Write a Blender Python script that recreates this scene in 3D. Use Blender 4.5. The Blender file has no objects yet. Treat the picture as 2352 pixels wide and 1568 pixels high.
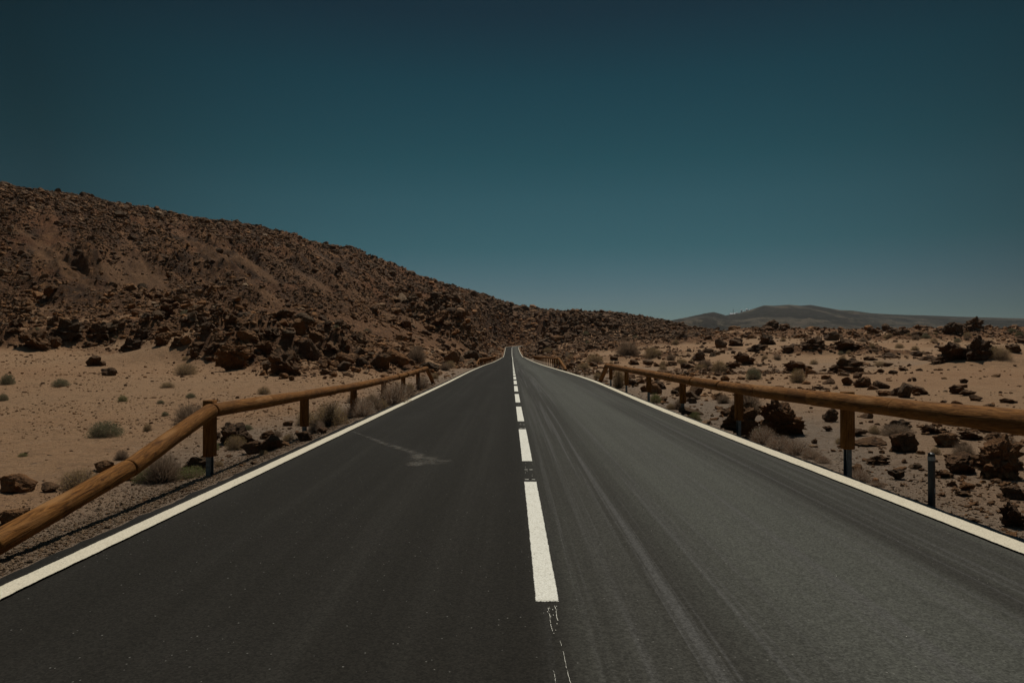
import bpy, bmesh, math, random
import numpy as np
from mathutils import Vector, Matrix
R = math.radians
random.seed(7); rng = np.random.default_rng(7)
sc = bpy.context.scene; COL = sc.collection
# ------------------------------------------------------------------ camera, sky, sun
EYE = 1.47                     # camera height above the near road
FD = 1568.0                    # focal length in pixels of a 2352 px wide picture (24 mm)
cam_d = bpy.data.cameras.new("camera"); cam = bpy.data.objects.new("camera", cam_d); COL.objects.link(cam)
cam_d.sensor_width = 36; cam_d.lens = 24; cam_d.clip_end = 30000; cam_d.clip_start = 0.05
PITCH = R(0.475)
cam.location = (0, 0, EYE); cam.rotation_euler = (R(90) + PITCH, 0, 0); sc.camera = cam
SUN_TRAVEL = Vector((-0.09, -0.46, -0.88)).normalized()
world = bpy.data.worlds.new("World"); sc.world = world; world.use_nodes = True
wn = world.node_tree; wn.nodes.clear()
def wnode(t, **k):
    n = wn.nodes.new(t)
    for a, b in k.items(): setattr(n, a, b)
    return n
sky = wnode('ShaderNodeTexSky', sky_type='NISHITA', sun_disc=False)
sky.sun_elevation = math.asin(-SUN_TRAVEL.z); sky.sun_rotation = math.atan2(-SUN_TRAVEL.x, -SUN_TRAVEL.y)
sky.altitude = 2200; sky.air_density = 1.0; sky.dust_density = 0.3; sky.ozone_density = 2.0
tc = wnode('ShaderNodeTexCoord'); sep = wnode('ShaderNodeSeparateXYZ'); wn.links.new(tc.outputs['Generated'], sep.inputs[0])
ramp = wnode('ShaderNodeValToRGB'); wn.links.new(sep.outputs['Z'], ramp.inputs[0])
SKYRAMP = [(0.0, (0.1416, 0.1663, 0.1502)), (0.07, (0.1416, 0.1663, 0.1502)), (0.1435, (0.0819, 0.1579, 0.1256)), (0.2065, (0.0769, 0.1601, 0.1215)), (0.264, (0.0535, 0.1425, 0.106)), (0.3595, (0.0372, 0.1159, 0.0896)), (0.44, (0.0345, 0.0741, 0.0629)), (0.5, (0.0332, 0.0708, 0.0594)), (0.66, (0.56, 0.58, 0.42)), (1.0, (1.1, 1.05, 0.78))]  # last two knots, above the view, are brightened to fill the shadows
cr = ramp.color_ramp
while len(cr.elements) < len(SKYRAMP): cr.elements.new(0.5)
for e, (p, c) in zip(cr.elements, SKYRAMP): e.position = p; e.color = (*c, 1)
# the sky is brightest over the end of the road and falls off to both sides
mr = wnode('ShaderNodeMapRange'); mr.inputs['From Min'].default_value = 0.0; mr.inputs['From Max'].default_value = 0.62
mr.inputs['To Min'].default_value = 1.0; mr.inputs['To Max'].default_value = 0.48
sx = wnode('ShaderNodeMath', operation='SUBTRACT'); sx.inputs[1].default_value = 0.05; wn.links.new(sep.outputs['X'], sx.inputs[0])
sq = wnode('ShaderNodeMath', operation='ABSOLUTE'); wn.links.new(sx.outputs[0], sq.inputs[0])
pw = wnode('ShaderNodeMath', operation='POWER'); pw.inputs[1].default_value = 3.0; wn.links.new(sq.outputs[0], pw.inputs[0])
mr.inputs['From Max'].default_value = 0.60 ** 3
wn.links.new(pw.outputs[0], mr.inputs['Value'])
m1 = wnode('ShaderNodeMixRGB', blend_type='MULTIPLY'); m1.inputs[0].default_value = 1
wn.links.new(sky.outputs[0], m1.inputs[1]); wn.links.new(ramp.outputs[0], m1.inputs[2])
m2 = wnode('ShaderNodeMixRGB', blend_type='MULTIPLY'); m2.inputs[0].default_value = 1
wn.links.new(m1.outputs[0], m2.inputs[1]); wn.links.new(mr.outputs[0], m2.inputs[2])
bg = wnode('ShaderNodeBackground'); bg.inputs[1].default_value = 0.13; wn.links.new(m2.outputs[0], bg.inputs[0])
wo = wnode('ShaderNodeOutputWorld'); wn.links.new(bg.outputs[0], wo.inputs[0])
sd = bpy.data.lights.new("sun", 'SUN'); sun = bpy.data.objects.new("sun", sd); COL.objects.link(sun)
sd.energy = 3.0; sd.angle = R(0.53); sd.color = (1.0, 0.93, 0.81)
sun.rotation_euler = SUN_TRAVEL.to_track_quat('-Z', 'Y').to_euler(); sun.location = (0, 0, 60)
sc.view_settings.view_transform = 'Standard'; sc.view_settings.look = 'None'; sc.view_settings.exposure = 0; sc.view_settings.gamma = 1
sc.cycles.max_bounces = 5; sc.cycles.diffuse_bounces = 2

# ------------------------------------------------------------------ helpers
def tag(o, label=None, cat=None, group=None, kind=None):
    if label: o['label'] = label
    if cat: o['category'] = cat
    if group: o['group'] = group
    if kind: o['kind'] = kind
    return o
def mesh_np(name, verts, faces, smooth=False):
    """verts (n,3), faces list of arrays (m,3) or (m,4)"""
    me = bpy.data.meshes.new(name)
    if not isinstance(faces, (list, tuple)): faces = [faces]
    faces = [np.asarray(f, dtype=np.int32) for f in faces if len(f)]
    nl = sum(f.size for f in faces); nf = sum(len(f) for f in faces)
    me.vertices.add(len(verts)); me.vertices.foreach_set('co', np.asarray(verts, dtype=np.float32).ravel())
    me.loops.add(nl); me.loops.foreach_set('vertex_index', np.concatenate([f.ravel() for f in faces]))
    me.polygons.add(nf)
    tot = np.concatenate([np.full(len(f), f.shape[1]) for f in faces]); st = np.concatenate([[0], np.cumsum(tot)[:-1]])
    me.polygons.foreach_set('loop_start', st.astype(np.int32))
    me.polygons.foreach_set('use_smooth', np.full(nf, bool(smooth)))
    me.update(calc_edges=True)
    return me
def link(name, me, mat=None, parent=None):
    o = bpy.data.objects.new(name, me); COL.objects.link(o)
    if mat and not me.materials: me.materials.append(mat)
    if parent: o.parent = parent
    return o
def empty(name, loc=(0, 0, 0)):
    o = bpy.data.objects.new(name, None); COL.objects.link(o); o.location = loc; o.empty_display_size = .2; return o
def attr(me, name, vals, dom='POINT'):
    a = me.attributes.new(name, 'FLOAT', dom); a.data.foreach_set('value', np.asarray(vals, dtype=np.float32))
def sstep(a, b, x): 
    t = np.clip((x - a) / (b - a), 0, 1); return t * t * (3 - 2 * t)
# --- numpy gradient noise
_perm = np.random.default_rng(3).permutation(4096).astype(np.int64)
def _h(ix, iy, iz=0):
    return _perm[(_perm[(_perm[ix & 4095] + iy) & 4095] + iz) & 4095]
def vnoise(x, y, z=None, seed=0):
    """smooth value noise in -1..1"""
    x = np.asarray(x, float) + seed * 37.3; y = np.asarray(y, float) - seed * 17.7
    xi = np.floor(x).astype(np.int64); yi = np.floor(y).astype(np.int64); fx = x - xi; fy = y - yi
    ux = fx * fx * (3 - 2 * fx); uy = fy * fy * (3 - 2 * fy)
    def g(a, b, c=0): return _h(a, b, c) / 2047.5 - 1
    if z is None:
        return (g(xi, yi) * (1 - ux) + g(xi + 1, yi) * ux) * (1 - uy) + (g(xi, yi + 1) * (1 - ux) + g(xi + 1, yi + 1) * ux) * uy
    z = np.asarray(z, float) + seed * 7.1; zi = np.floor(z).astype(np.int64); fz = z - zi; uz = fz * fz * (3 - 2 * fz)
    r = 0
    for k, wz in ((0, 1 - uz), (1, uz)):
        r = r + wz * ((g(xi, yi, zi + k) * (1 - ux) + g(xi + 1, yi, zi + k) * ux) * (1 - uy) + (g(xi, yi + 1, zi + k) * (1 - ux) + g(xi + 1, yi + 1, zi + k) * ux) * uy)
    return r
def fbm(x, y, z=None, o=4, seed=0, gain=.5):
    r = 0; a = 1; s = 0
    for k in range(o):
        f = 2.03 ** k
        r = r + a * vnoise(x * f, y * f, None if z is None else z * f, seed + k * 3 + 1); s += a; a *= gain
    return r / s
def ridged(x, y, o=4, seed=0, gain=.55):
    r = 0; a = 1; s = 0
    for k in range(o):
        f = 2.07 ** k
        r = r + a * (1 - 2 * np.abs(vnoise(x * f, y * f, None, seed + k * 5 + 2))); s += a; a *= gain
    return r / s

# ------------------------------------------------------------------ road profile (heights relative to the eye)
RY = np.array([-40, 0, 34, 50, 78, 112, 160, 206, 226, 243, 275, 309, 335, 355.])
RH = np.array([-1.47, -1.47, -1.60, -1.74, -2.08, -2.46, -2.84, -3.06, -3.34, -3.22, -2.65, -1.85, -1.05, -.2])
LX = np.interp; 
def road_h(y):
    y = np.asarray(y, float); a = np.interp(y, RY, RH)
    for d in (3., 6.): a = .5 * a + .25 * (np.interp(y - d, RY, RH) + np.interp(y + d, RY, RH)) if True else a
    return a
LINE_L = (np.array([-40, 0, 4, 8, 14, 20, 32, 50, 78, 112, 208, 243, 309, 355.]), np.array([-3.20, -3.20, -3.19, -3.14, -3.10, -3.05, -2.96, -3.10, -3.28, -3.12, -2.95, -3.05, -3.33, -3.4]))
LINE_R = (np.array([-40, 0, 4, 6.8, 9.8, 13, 17, 22, 32, 50, 78, 112, 208, 243, 309, 355.]), np.array([3.93, 3.93, 3.92, 3.88, 3.83, 3.79, 3.78, 3.84, 4.00, 3.80, 3.66, 3.80, 3.84, 3.75, 3.48, 3.4]))
LINE_C = (np.array([-40, 0, 8, 13, 19, 25, 50, 78, 208, 243, 309, 355.]), np.array([.21, .21, .205, .19, .165, .15, .14, .14, .16, .02, -.06, 0.]))
def sm(tab, y):
    y = np.asarray(y, float); x, v = tab; w = 2 + np.abs(y) * .08
    return .4 * np.interp(y, x, v) + .3 * (np.interp(y - w, x, v) + np.interp(y + w, x, v))
CR = 42.0                      # radius of the far right-hand bend, centre (CR, 355)
def arc_h(s): return np.interp(s, [0, 20, 38, 66, 130, 400], [-.2, .62, 1.45, 2.5, 5.5, 12])

# ------------------------------------------------------------------ terrain (heights relative to the eye)
def yh(d, y): return (797. - y) * d / FD
_cols = {  # image column : near height, then (distance, image row) knots ; last = crest
 0:    (-1.70, [(32, 858), (48, 806), (66, 765), (84, 740), (180, 424)]),
 200:  (-1.70, [(32, 862), (48, 815), (66, 775), (84, 738), (200, 452)]),
 430:  (-1.70, [(32, 864), (46, 826), (62, 780), (85, 727), (240, 504)]),
 600:  (-1.70, [(32, 866), (46, 828), (62, 778), (85, 717), (280, 532)]),
 700:  (-1.70, [(32, 868), (48, 832), (66, 786), (90, 733), (305, 555)]),
 800:  (-1.70, [(32, 872), (50, 836), (70, 796), (100, 738), (330, 578)]),
 900:  (-1.70, [(32, 874), (55, 842), (80, 803), (130, 748), (360, 615)]),
 1000: (-1.70, [(34, 874), (65, 845), (100, 812), (170, 768), (390, 650)]),
 1070: (-1.70, [(35, 872), (80, 836), (130, 814), (220, 784), (410, 668)]),
 1120: (-1.70, [(40, 864), (100, 834), (180, 814), (300, 790), (430, 681)]),
 1176: (-1.60, [(40, 862), (110, 832), (208, 821), (380, 795), (455, 703)]),
 1230: (-1.60, [(40, 862), (110, 832), (240, 818), (385, 787), (480, 712)]),
 1270: (-1.60, [(36, 869), (90, 838), (160, 820), (270, 797), (450, 720)]),
 1330: (-1.60, [(34, 874), (75, 845), (120, 822), (200, 798), (430, 719)]),
 1400: (-1.60, [(34, 876), (70, 847), (120, 814), (210, 788), (420, 718)]),
 1480: (-1.60, [(34, 876), (70, 845), (120, 811), (215, 785), (400, 731)]),
 1530: (-1.60, [(34, 874), (70, 843), (120, 807), (205, 782), (370, 742)]),
 1590: (-1.60, [(34, 874), (70, 840), (120, 803), (190, 780), (300, 764)]),
 1650: (-1.60, [(34, 872), (70, 836), (120, 799), (185, 779), (270, 764)]),
 1750: (-1.60, [(34, 872), (70, 834), (120, 797), (180, 777), (260, 761)]),
 2000: (-1.60, [(34, 870), (70, 830), (120, 797), (180, 775), (260, 760)]),
 2352: (-1.62, [(34, 868), (70, 827), (120, 796), (180, 774), (260, 760)]),
}
_px = np.array(sorted(_cols), float)
_KD, _KH = [], []
for p in sorted(_cols):
    n, kk = _cols[p]
    ds = [1.5, 4, 9, 18] + [k[0] for k in kk]; hs = [n, n, n - .04, n - .02] + [yh(*k) for k in kk]
    dc, hc = ds[-1], hs[-1]
    ds += [dc * 1.35, dc * 2.2, 1600, 20000]; hs += [hc * .72 - 1.5, hc * .2 - 6, -16, -16]
    _KD.append(ds); _KH.append(hs)
_KD = np.array(_KD); _KH = np.array(_KH); NK = _KD.shape[1]
def knots(px):
    px = np.clip(px, 0, 2352)
    D = np.stack([np.interp(px, _px, _KD[:, k]) for k in range(NK)], -1)
    H = np.stack([np.interp(px, _px, _KH[:, k]) for k in range(NK)], -1)
    return D, H
def masks(x, y):
    d = np.maximum(y, 1.5); px = 1176 + FD * x / d; D, H = knots(px)
    foot = D[:, 7]; right = sstep(1262, 1300, px)
    hill = sstep(foot * (1 + .15 * right), foot * (1.12 + .2 * right), d) * (1 - sstep(1585, 1660, px))
    return d, px, D, hill
RUB_PX = [0, 200, 430, 500, 620, 760, 900, 1000, 1060, 1120, 1176]; RUB_D = [52, 50, 42, 36, 30, 31, 33, 42, 70, 60, 80]
def rub_mask(d, px, D, x):
    a = np.interp(px, RUB_PX, RUB_D); wob = 1 + .18 * fbm(x * .11, d * .11, o=3, seed=5)
    return sstep(a * wob, a * wob * 1.18, d) * (1 - sstep(D[:, 7] * 1.1, D[:, 7] * 1.3, d)) * (1 - sstep(1130, 1165, px))
MOUNDS = [  # x, y, rx, ry, amp, power
 (-12.0, 168, 6.6, 13, 8.0), (-21, 176, 9, 12, 3.6), (17.0, 262, 9.0, 17, 6.6), (9.5, 250, 4.5, 14, 3.6), (30, 268, 10, 14, 3.0),
 (-20.5, 45, 5.0, 4.0, 1.1), (-15.5, 41, 2.2, 2.0, .7), (-24, 58, 7, 6, 1.3), (-34, 70, 8, 7, 1.2),
 (31.5, 45, 4.0, 3, .7), (52, 74, 5, 4, .9)]
OUTCROPS = [  # low broken lava banks at the foot of the left hill : x, y, rx, ry, height
 (-37.5, 51, 2.6, 2.0, 1.3), (-34.5, 54, 2.4, 2.2, 1.7), (-31.8, 55, 1.8, 1.6, 1.2), (-29.0, 57, 2.6, 2.2, 1.3), (-25.5, 55, 2.2, 2, 1.2), (-21.5, 50, 3.0, 2.4, 1.6),
 (-16.8, 43, 3.0, 2.6, 1.7), (-13.6, 41, 2.2, 2.2, 1.5), (-12.4, 46, 2.6, 3, 1.7), (-17.5, 52, 4, 3.5, 1.6), (-10.2, 44, 1.6, 1.8, .9), (-26, 66, 4, 3, 1.6), (-18, 64, 4, 4, 1.8)]
def outcrop_mask(x, y):
    m = np.zeros_like(x)
    for (ox, oy, rx, ry, am) in OUTCROPS:
        m = np.maximum(m, np.exp(-((((x - ox) / rx) ** 2 + ((y - oy) / ry) ** 2)) ** 1.3) * am)
    return m
SCREE = [(345, 655, 135, 46, 1.), (960, 748, 62, 22, .9), (440, 695, 70, 22, .9), (700, 640, 110, 11, .8), (560, 600, 100, 9, .8), (830, 690, 95, 11, .8), (150, 620, 110, 10, .7), (620, 680, 80, 10, .7),
         (90, 560, 90, 9, .6), (1000, 720, 70, 9, .8), (450, 560, 90, 8, .6), (760, 610, 90, 8, .7), (1090, 745, 50, 8, .8), (900, 650, 70, 7, .7), (60, 690, 90, 16, .6)]
def scree_mask(px, iy):
    # smooth chutes of fine scree running down the face of the left hill
    m = np.zeros_like(px); wob = fbm(px / 38., iy / 38., o=3, seed=91) * .5
    for (cx, cy, rx, ry, am) in SCREE:
        a = ((px - cx) * .84 + (iy - cy) * .54) / rx; b = ((iy - cy) * .84 - (px - cx) * .54) / ry
        m = np.maximum(m, am * (1 - sstep(.55, 1.35, np.sqrt(a * a + b * b) + wob)))
    return m
def terrain(x, y, detail=True):
    x = np.asarray(x, float).ravel(); y = np.asarray(y, float).ravel()
    d, px, D, hill = masks(x, y)
    _, H = knots(px)
    ld = np.log(np.clip(d, 1.5, 19999)); LD = np.log(D)
    S = (H[:, 1:] - H[:, :-1]) / (LD[:, 1:] - LD[:, :-1])
    T = np.zeros_like(H); a, b = S[:, :-1], S[:, 1:]
    T[:, 1:-1] = np.where(a * b > 0, 2 * a * b / (a + b + 1e-12), 0); T[:, 0] = S[:, 0]
    TL = T.copy(); TL[:, 8] = np.maximum(H[:, 8] * 1.02, S[:, 7] * .55)   # slope just before the crest keeps the skyline on the crest
    h = np.zeros_like(d)
    for k in range(NK - 1):
        m = (ld >= LD[:, k]) & (ld <= LD[:, k + 1] + 1e-9)
        if not m.any(): continue
        w = LD[m, k + 1] - LD[m, k]; t = (ld[m] - LD[m, k]) / w
        h[m] = (2*t**3-3*t**2+1)*H[m, k] + (t**3-2*t**2+t)*w*T[m, k] + (-2*t**3+3*t**2)*H[m, k+1] + (t**3-t**2)*w*TL[m, k+1]
    rub = rub_mask(d, px, D, x)
    for (mx, my, rx, ry, am) in MOUNDS:
        q = ((x - mx) / rx) ** 2 + ((y - my) / ry) ** 2
        q = q * (1 + .35 * fbm(x / rx * 1.3, y / ry * 1.3, o=3, seed=9))
        h = h + am * np.clip(1.25 * np.exp(-np.maximum(q, 0) ** 1.35), 0, 1)
    if detail:
        near = sstep(2, 12, d); scm = scree_mask(px, 797 - h * FD / d) * hill
        # dune-like swells on the sand
        sw = fbm(x / 14., y / 17., o=3, seed=21) * .32 * sstep(12, 45, d) * (1 - hill) * (1 - sstep(300, 500, d))
        sw += fbm(x / 38., y / 38., o=2, seed=22) * .9 * sstep(60, 150, d) * (1 - hill) * (1 - sstep(300, 500, d)) * sstep(1300, 1500, px)
        h = h + sw
        h = h + (fbm(x * 1.1, y * 1.1, o=3, seed=31) * .05 + fbm(x / 4.5, y / 4.5, o=2, seed=32) * .09 * sstep(7, 16, d)) * near * (1 - sstep(60, 120, d))
        # rubble and hill relief ; long axis of the relief runs down the slope
        u = x * .58 - y * .81; v = x * .81 + y * .58
        left = 1 - sstep(1255, 1285, px)
        rg = ridged(u * .022, v * .13, o=4, seed=41); lf = fbm(x * .03, y * .03, o=2, seed=47)
        up = 1 - .65 * sstep(D[:, 8] * .84, D[:, 8] * .99, d); r5 = ridged(x * .16, y * .13, o=3, seed=49) * np.clip(.4 + 1.6 * fbm(x * .04, y * .04, o=2, seed=50), 0, 1.3)
        rgh = fbm(x * .55, y * .45, o=4, seed=51, gain=.62) + .6 * ridged(x * .9, y * .8, o=2, seed=52)
        h = h + hill * left * (rg * 1.5 + lf * 1.2 + r5 * 1.5 + sstep(.02, .32, fbm(x * .033, y * .033, o=3, seed=59)) * (ridged(x * .15, y * .12, o=4, seed=60) * 2.0 + .5) + rgh * .42 * np.clip(d / 180, .6, 1.5)) * up * (1 - .88 * scm)
        rr = ridged(x * .13, y * .12, o=5, seed=43)
        h = h + hill * (1 - left) * (rr * 2.1 + fbm(x * .03, y * .03, o=2, seed=48) * 1.5 + fbm(x * .6, y * .5, o=3, seed=53, gain=.6) * .9)
        h = h + rub * (ridged(x * .42, y * .42, o=4, seed=44) * .34 + .12 + fbm(x * 1.7, y * 1.7, o=4, seed=54, gain=.62) * .26 + ridged(x * .13, y * .12, o=2, seed=56) * .5)
        om = outcrop_mask(x, y); h = h + om * (.75 + .55 * ridged(x * .45, y * .42, o=5, seed=57)) * np.clip(.8 + .8 * fbm(x * .5, y * .5, o=2, seed=58), .2, 1.5)
        mm = np.zeros_like(h)
        for (mx, my, rx, ry, am) in MOUNDS[:5]:
            mm = np.maximum(mm, np.exp(-(((x - mx) / rx) ** 2 + ((y - my) / ry) ** 2) * .9))
        h = h + sstep(.2, .6, mm) * (ridged(x * .3, y * .25, o=5, seed=45) * 1.7 + .3)
        # lava outcrops on the right-hand plain
        rp = sstep(1290, 1400, px) * (1 - hill) * sstep(45, 90, d) * (1 - sstep(330, 400, d))
        oc = sstep(.12, .45, fbm(x / 13., y / 15., o=4, seed=61) + .22 * sstep(110, 220, d))
        h = h + rp * oc * (ridged(x * .33, y * .3, o=4, seed=62) * .8 + .65)
    # road corridor
    yl = np.minimum(y, 355.); L = sm(LINE_L, yl); Rr = sm(LINE_R, yl)
    lat = np.maximum(L - x, x - Rr); rh = road_h(yl)
    beyond = y > 355
    rad = np.hypot(x - CR, y - 355); ang = np.arctan2(y - 355, CR - x)
    lat = np.where(beyond & (x < CR), np.abs(rad - CR) - 3.4, lat); lat = np.where(beyond & (x >= CR), 50, lat)
    rh = np.where(beyond, arc_h(CR * np.clip(ang, 0, 2)), rh)
    
    drop = np.where(x < 0, sstep(.10, .2, lat) * .03 + sstep(.3, 1.2, lat) * .13, sstep(.06, .18, lat) * .15) * (1 - .5 * sstep(60, 150, d)) + .05
    wid = 1.0 + np.clip(d * .022, 0, 6)
    w = sstep(.5, .5 + wid * 2.2, lat)
    return np.where(y < -20, -1.6, (rh - drop) * (1 - w) + h * w)
def ground_z(x, y): return float(terrain([x], [y])[0]) + EYE
def ray_ground(fx, fy):
    """ground point seen at full-resolution pixel (2500 wide)"""
    px = fx / 2500 * 2352; py = fy / 2500 * 2352
    cx = (px - 1176) / FD; cy = (784 - py) / FD
    dy = math.cos(PITCH) - cy * math.sin(PITCH); dz = math.sin(PITCH) + cy * math.cos(PITCH)
    t = np.geomspace(3, 700, 1600); X = cx * t; Y = dy * t; Z = dz * t
    g = terrain(X, Y); hit = np.nonzero(Z < g)[0]
    i = hit[0] if len(hit) else 1500
    return X[i], Y[i], g[i] + EYE

# ------------------------------------------------------------------ materials
def mat(name):
    m = bpy.data.materials.new(name); m.use_nodes = True; nt = m.node_tree
    b = nt.nodes['Principled BSDF']; return m, nt, b
class NT:
    def __init__(s, nt): s.nt = nt
    def n(s, t, **k):
        n = s.nt.nodes.new(t)
        for a, b in k.items(): setattr(n, a, b)
        return n
    def l(s, a, b): s.nt.links.new(a, b)
    def noise(s, vec, scale, detail=4, rough=.55, dist=0):
        n = s.n('ShaderNodeTexNoise'); n.inputs['Scale'].default_value = scale; n.inputs['Detail'].default_value = detail
        n.inputs['Roughness'].default_value = rough; n.inputs['Distortion'].default_value = dist; s.l(vec, n.inputs['Vector']); return n.outputs['Fac']
    def voro(s, vec, scale, feature='F1'):
        n = s.n('ShaderNodeTexVoronoi', feature=feature); n.inputs['Scale'].default_value = scale; s.l(vec, n.inputs['Vector']); return n
    def map(s, vec, scale=(1, 1, 1), rot=(0, 0, 0)):
        n = s.n('ShaderNodeMapping'); n.inputs['Scale'].default_value = scale; n.inputs['Rotation'].default_value = rot; s.l(vec, n.inputs['Vector']); return n.outputs[0]
    def ramp(s, fac, stops, interp='LINEAR'):
        n = s.n('ShaderNodeValToRGB'); c = n.color_ramp; c.interpolation = interp
        while len(c.elements) < len(stops): c.elements.new(.5)
        for e, (p, col) in zip(c.elements, stops): e.position = p; e.color = (*col, 1) if len(col) == 3 else col
        s.l(fac, n.inputs[0]); return n.outputs[0]
    def mix(s, fac, a, b, mode='MIX'):
        n = s.n('ShaderNodeMixRGB', blend_type=mode)
        for sock, v in zip(n.inputs, (fac, a, b)):
            if isinstance(v, (int, float)): sock.default_value = v
            elif isinstance(v, tuple): sock.default_value = (*v, 1)
            else: s.l(v, sock)
        return n.outputs[0]
    def math(s, op, a, b=0.0, c=None, clamp=False):
        n = s.n('ShaderNodeMath', operation=op); n.use_clamp = clamp
        for sock, v in zip(n.inputs, (a, b, c)):
            if v is None: continue
            if isinstance(v, (int, float)): sock.default_value = v
            else: s.l(v, sock)
        return n.outputs[0]
    def rng(s, v, a, b, c=0., d=1., smooth=True):
        n = s.n('ShaderNodeMapRange'); n.interpolation_type = 'SMOOTHSTEP' if smooth else 'LINEAR'
        for i, q in enumerate((a, b, c, d)): n.inputs[i + 1].default_value = q
        s.l(v, n.inputs[0]); return n.outputs[0]
    def bump(s, h, strength, dist, normal=None):
        n = s.n('ShaderNodeBump'); n.inputs['Strength'].default_value = strength; n.inputs['Distance'].default_value = dist
        s.l(h, n.inputs['Height'])
        if normal is not None: s.l(normal, n.inputs['Normal'])
        return n.outputs[0]
W3 = lambda a: (a, a, a)
def ground_material():
    m, nt, b = mat("sand_and_rock"); N = NT(nt)
    P = N.n('ShaderNodeNewGeometry').outputs['Position']
    rock = N.n('ShaderNodeAttribute', attribute_name='rock').outputs['Fac']
    hill = N.n('ShaderNodeAttribute', attribute_name='hill').outputs['Fac']
    grey = N.n('ShaderNodeAttribute', attribute_name='grey').outputs['Fac']
    big = N.noise(P, .045, 4, .55); mid = N.noise(P, .5, 4, .6); fine = N.noise(P, 14, 5, .7); gr = N.noise(P, 75, 3, .8)
    sand = N.ramp(big, [(.34, (.275, .150, .075)), (.5, (.305, .180, .095)), (.66, (.29, .182, .103))])
    sand = N.mix(N.rng(mid, .35, .7, 0, .45), sand, (.31, .185, .098))
    sand = N.mix(grey, sand, (.215, .165, .122))
    m2 = N.noise(P, 2.6, 6, .72); sand = N.mix(N.rng(m2, .50, .66, 0, .5), sand, (.15, .090, .050)); sand = N.mix(N.rng(m2, .46, .34, 0, .4), sand, (.30, .205, .130))
    sand = N.mix(N.rng(fine, .50, .66, 0, .55), sand, (.125, .072, .039)); sand = N.mix(N.rng(fine, .44, .32, 0, .4), sand, (.33, .225, .145))
    sand = N.mix(N.math('MULTIPLY', N.rng(gr, .46, .60, 0, .85), N.math('MULTIPLY_ADD', grey, .5, .5)), sand, (.10, .066, .042))
    # little stones as cells
    vo = N.voro(P, 9.); st = N.math('LESS_THAN', vo.outputs['Distance'], .17)
    vsep = N.n('ShaderNodeSeparateColor'); N.l(vo.outputs['Color'], vsep.inputs[0])
    pick = N.math('GREATER_THAN', vsep.outputs[0], .74); stm = N.math('MULTIPLY', st, pick)
    stone = N.mix(vsep.outputs[1], (.10, .06, .038), (.20, .12, .075))
    sand = N.mix(stm, sand, stone)
    vo2 = N.voro(P, 3.1); v2 = N.n('ShaderNodeSeparateColor'); N.l(vo2.outputs['Color'], v2.inputs[0])
    stm2 = N.math('MULTIPLY', N.math('LESS_THAN', N.math('ADD', vo2.outputs['Distance'], N.math('MULTIPLY', fine, .12)), .20), N.math('GREATER_THAN', v2.outputs[0], .72))
    sand = N.mix(stm2, sand, N.mix(v2.outputs[1], (.07, .042, .026), (.17, .105, .066)))
    # hill scree
    Q = N.map(P, (1, 1, 1), (0, 0, R(-35.6)))
    Q2 = N.map(Q, (.42, .045, .1)); s1 = N.noise(Q2, 1.0, 6, .66)
    rk = N.noise(N.map(P, (1, .8, 1)), .75, 8, .78); rk2 = N.noise(P, .05, 3, .6)
    scree = N.ramp(s1, [(.40, (.050, .032, .020)), (.47, (.085, .050, .027)), (.52, (.16, .092, .047)), (.60, (.22, .130, .070))])
    scree = N.mix(N.rng(rk, .46, .58, 0, .7), scree, (.060, .034, .020))
    scree = N.mix(N.rng(rk, .42, .32, 0, .5), scree, (.22, .13, .07))
    scree = N.mix(N.rng(rk2, .45, .62, 0, .5), scree, (.16, .072, .032))
    dark = N.ramp(N.noise(P, .8, 6, .75), [(.36, (.030, .020, .013)), (.5, (.062, .038, .023)), (.62, (.16, .092, .048))])
    hs = N.mix(rock, scree, dark)
    scf = N.n('ShaderNodeAttribute', attribute_name='scree').outputs['Fac']
    earth = N.ramp(N.noise(Q2, 2.4, 6, .7), [(.35, (.105, .064, .036)), (.5, (.145, .088, .049)), (.66, (.19, .120, .069))]); earth = N.mix(N.rng(fine, .55, .7, 0, .4), earth, (.07, .042, .025))
    hs = N.mix(N.math('MULTIPLY', scf, .92), hs, earth)
    rockc = N.ramp(N.noise(P, 2.2, 6, .7), [(.3, (.05, .03, .018)), (.46, (.12, .066, .036)), (.58, (.20, .112, .058)), (.72, (.26, .155, .085))])
    flat = N.mix(rock, sand, rockc)
    hs = N.mix(1, hs, (1.14, .97, .82), 'MULTIPLY'); flat = N.mix(rock, flat, N.mix(1, flat, (1.1, .97, .85), 'MULTIPLY')); col = N.mix(hill, flat, hs)
    N.l(col, b.inputs['Base Color']); b.inputs['Roughness'].default_value = .95; b.inputs['Specular IOR Level'].default_value = .15
    hh = N.math('ADD', N.math('MULTIPLY', fine, .5), N.math('MULTIPLY', gr, .3)); hh = N.math('ADD', hh, N.math('MULTIPLY', stm, .35))
    bm_ = N.bump(m2, .8, .16, N.bump(hh, 1.0, .05))
    rb = N.bump(N.noise(P, 1.6, 6, .8), .9, .9)
    mixn = N.n('ShaderNodeMix', data_type='VECTOR'); msk = N.math('MAXIMUM', hill, rock)
    N.l(msk, mixn.inputs[0]); N.l(bm_, mixn.inputs[4]); N.l(rb, mixn.inputs[5])
    N.l(mixn.outputs[1], b.inputs['Normal'])
    return m
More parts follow.
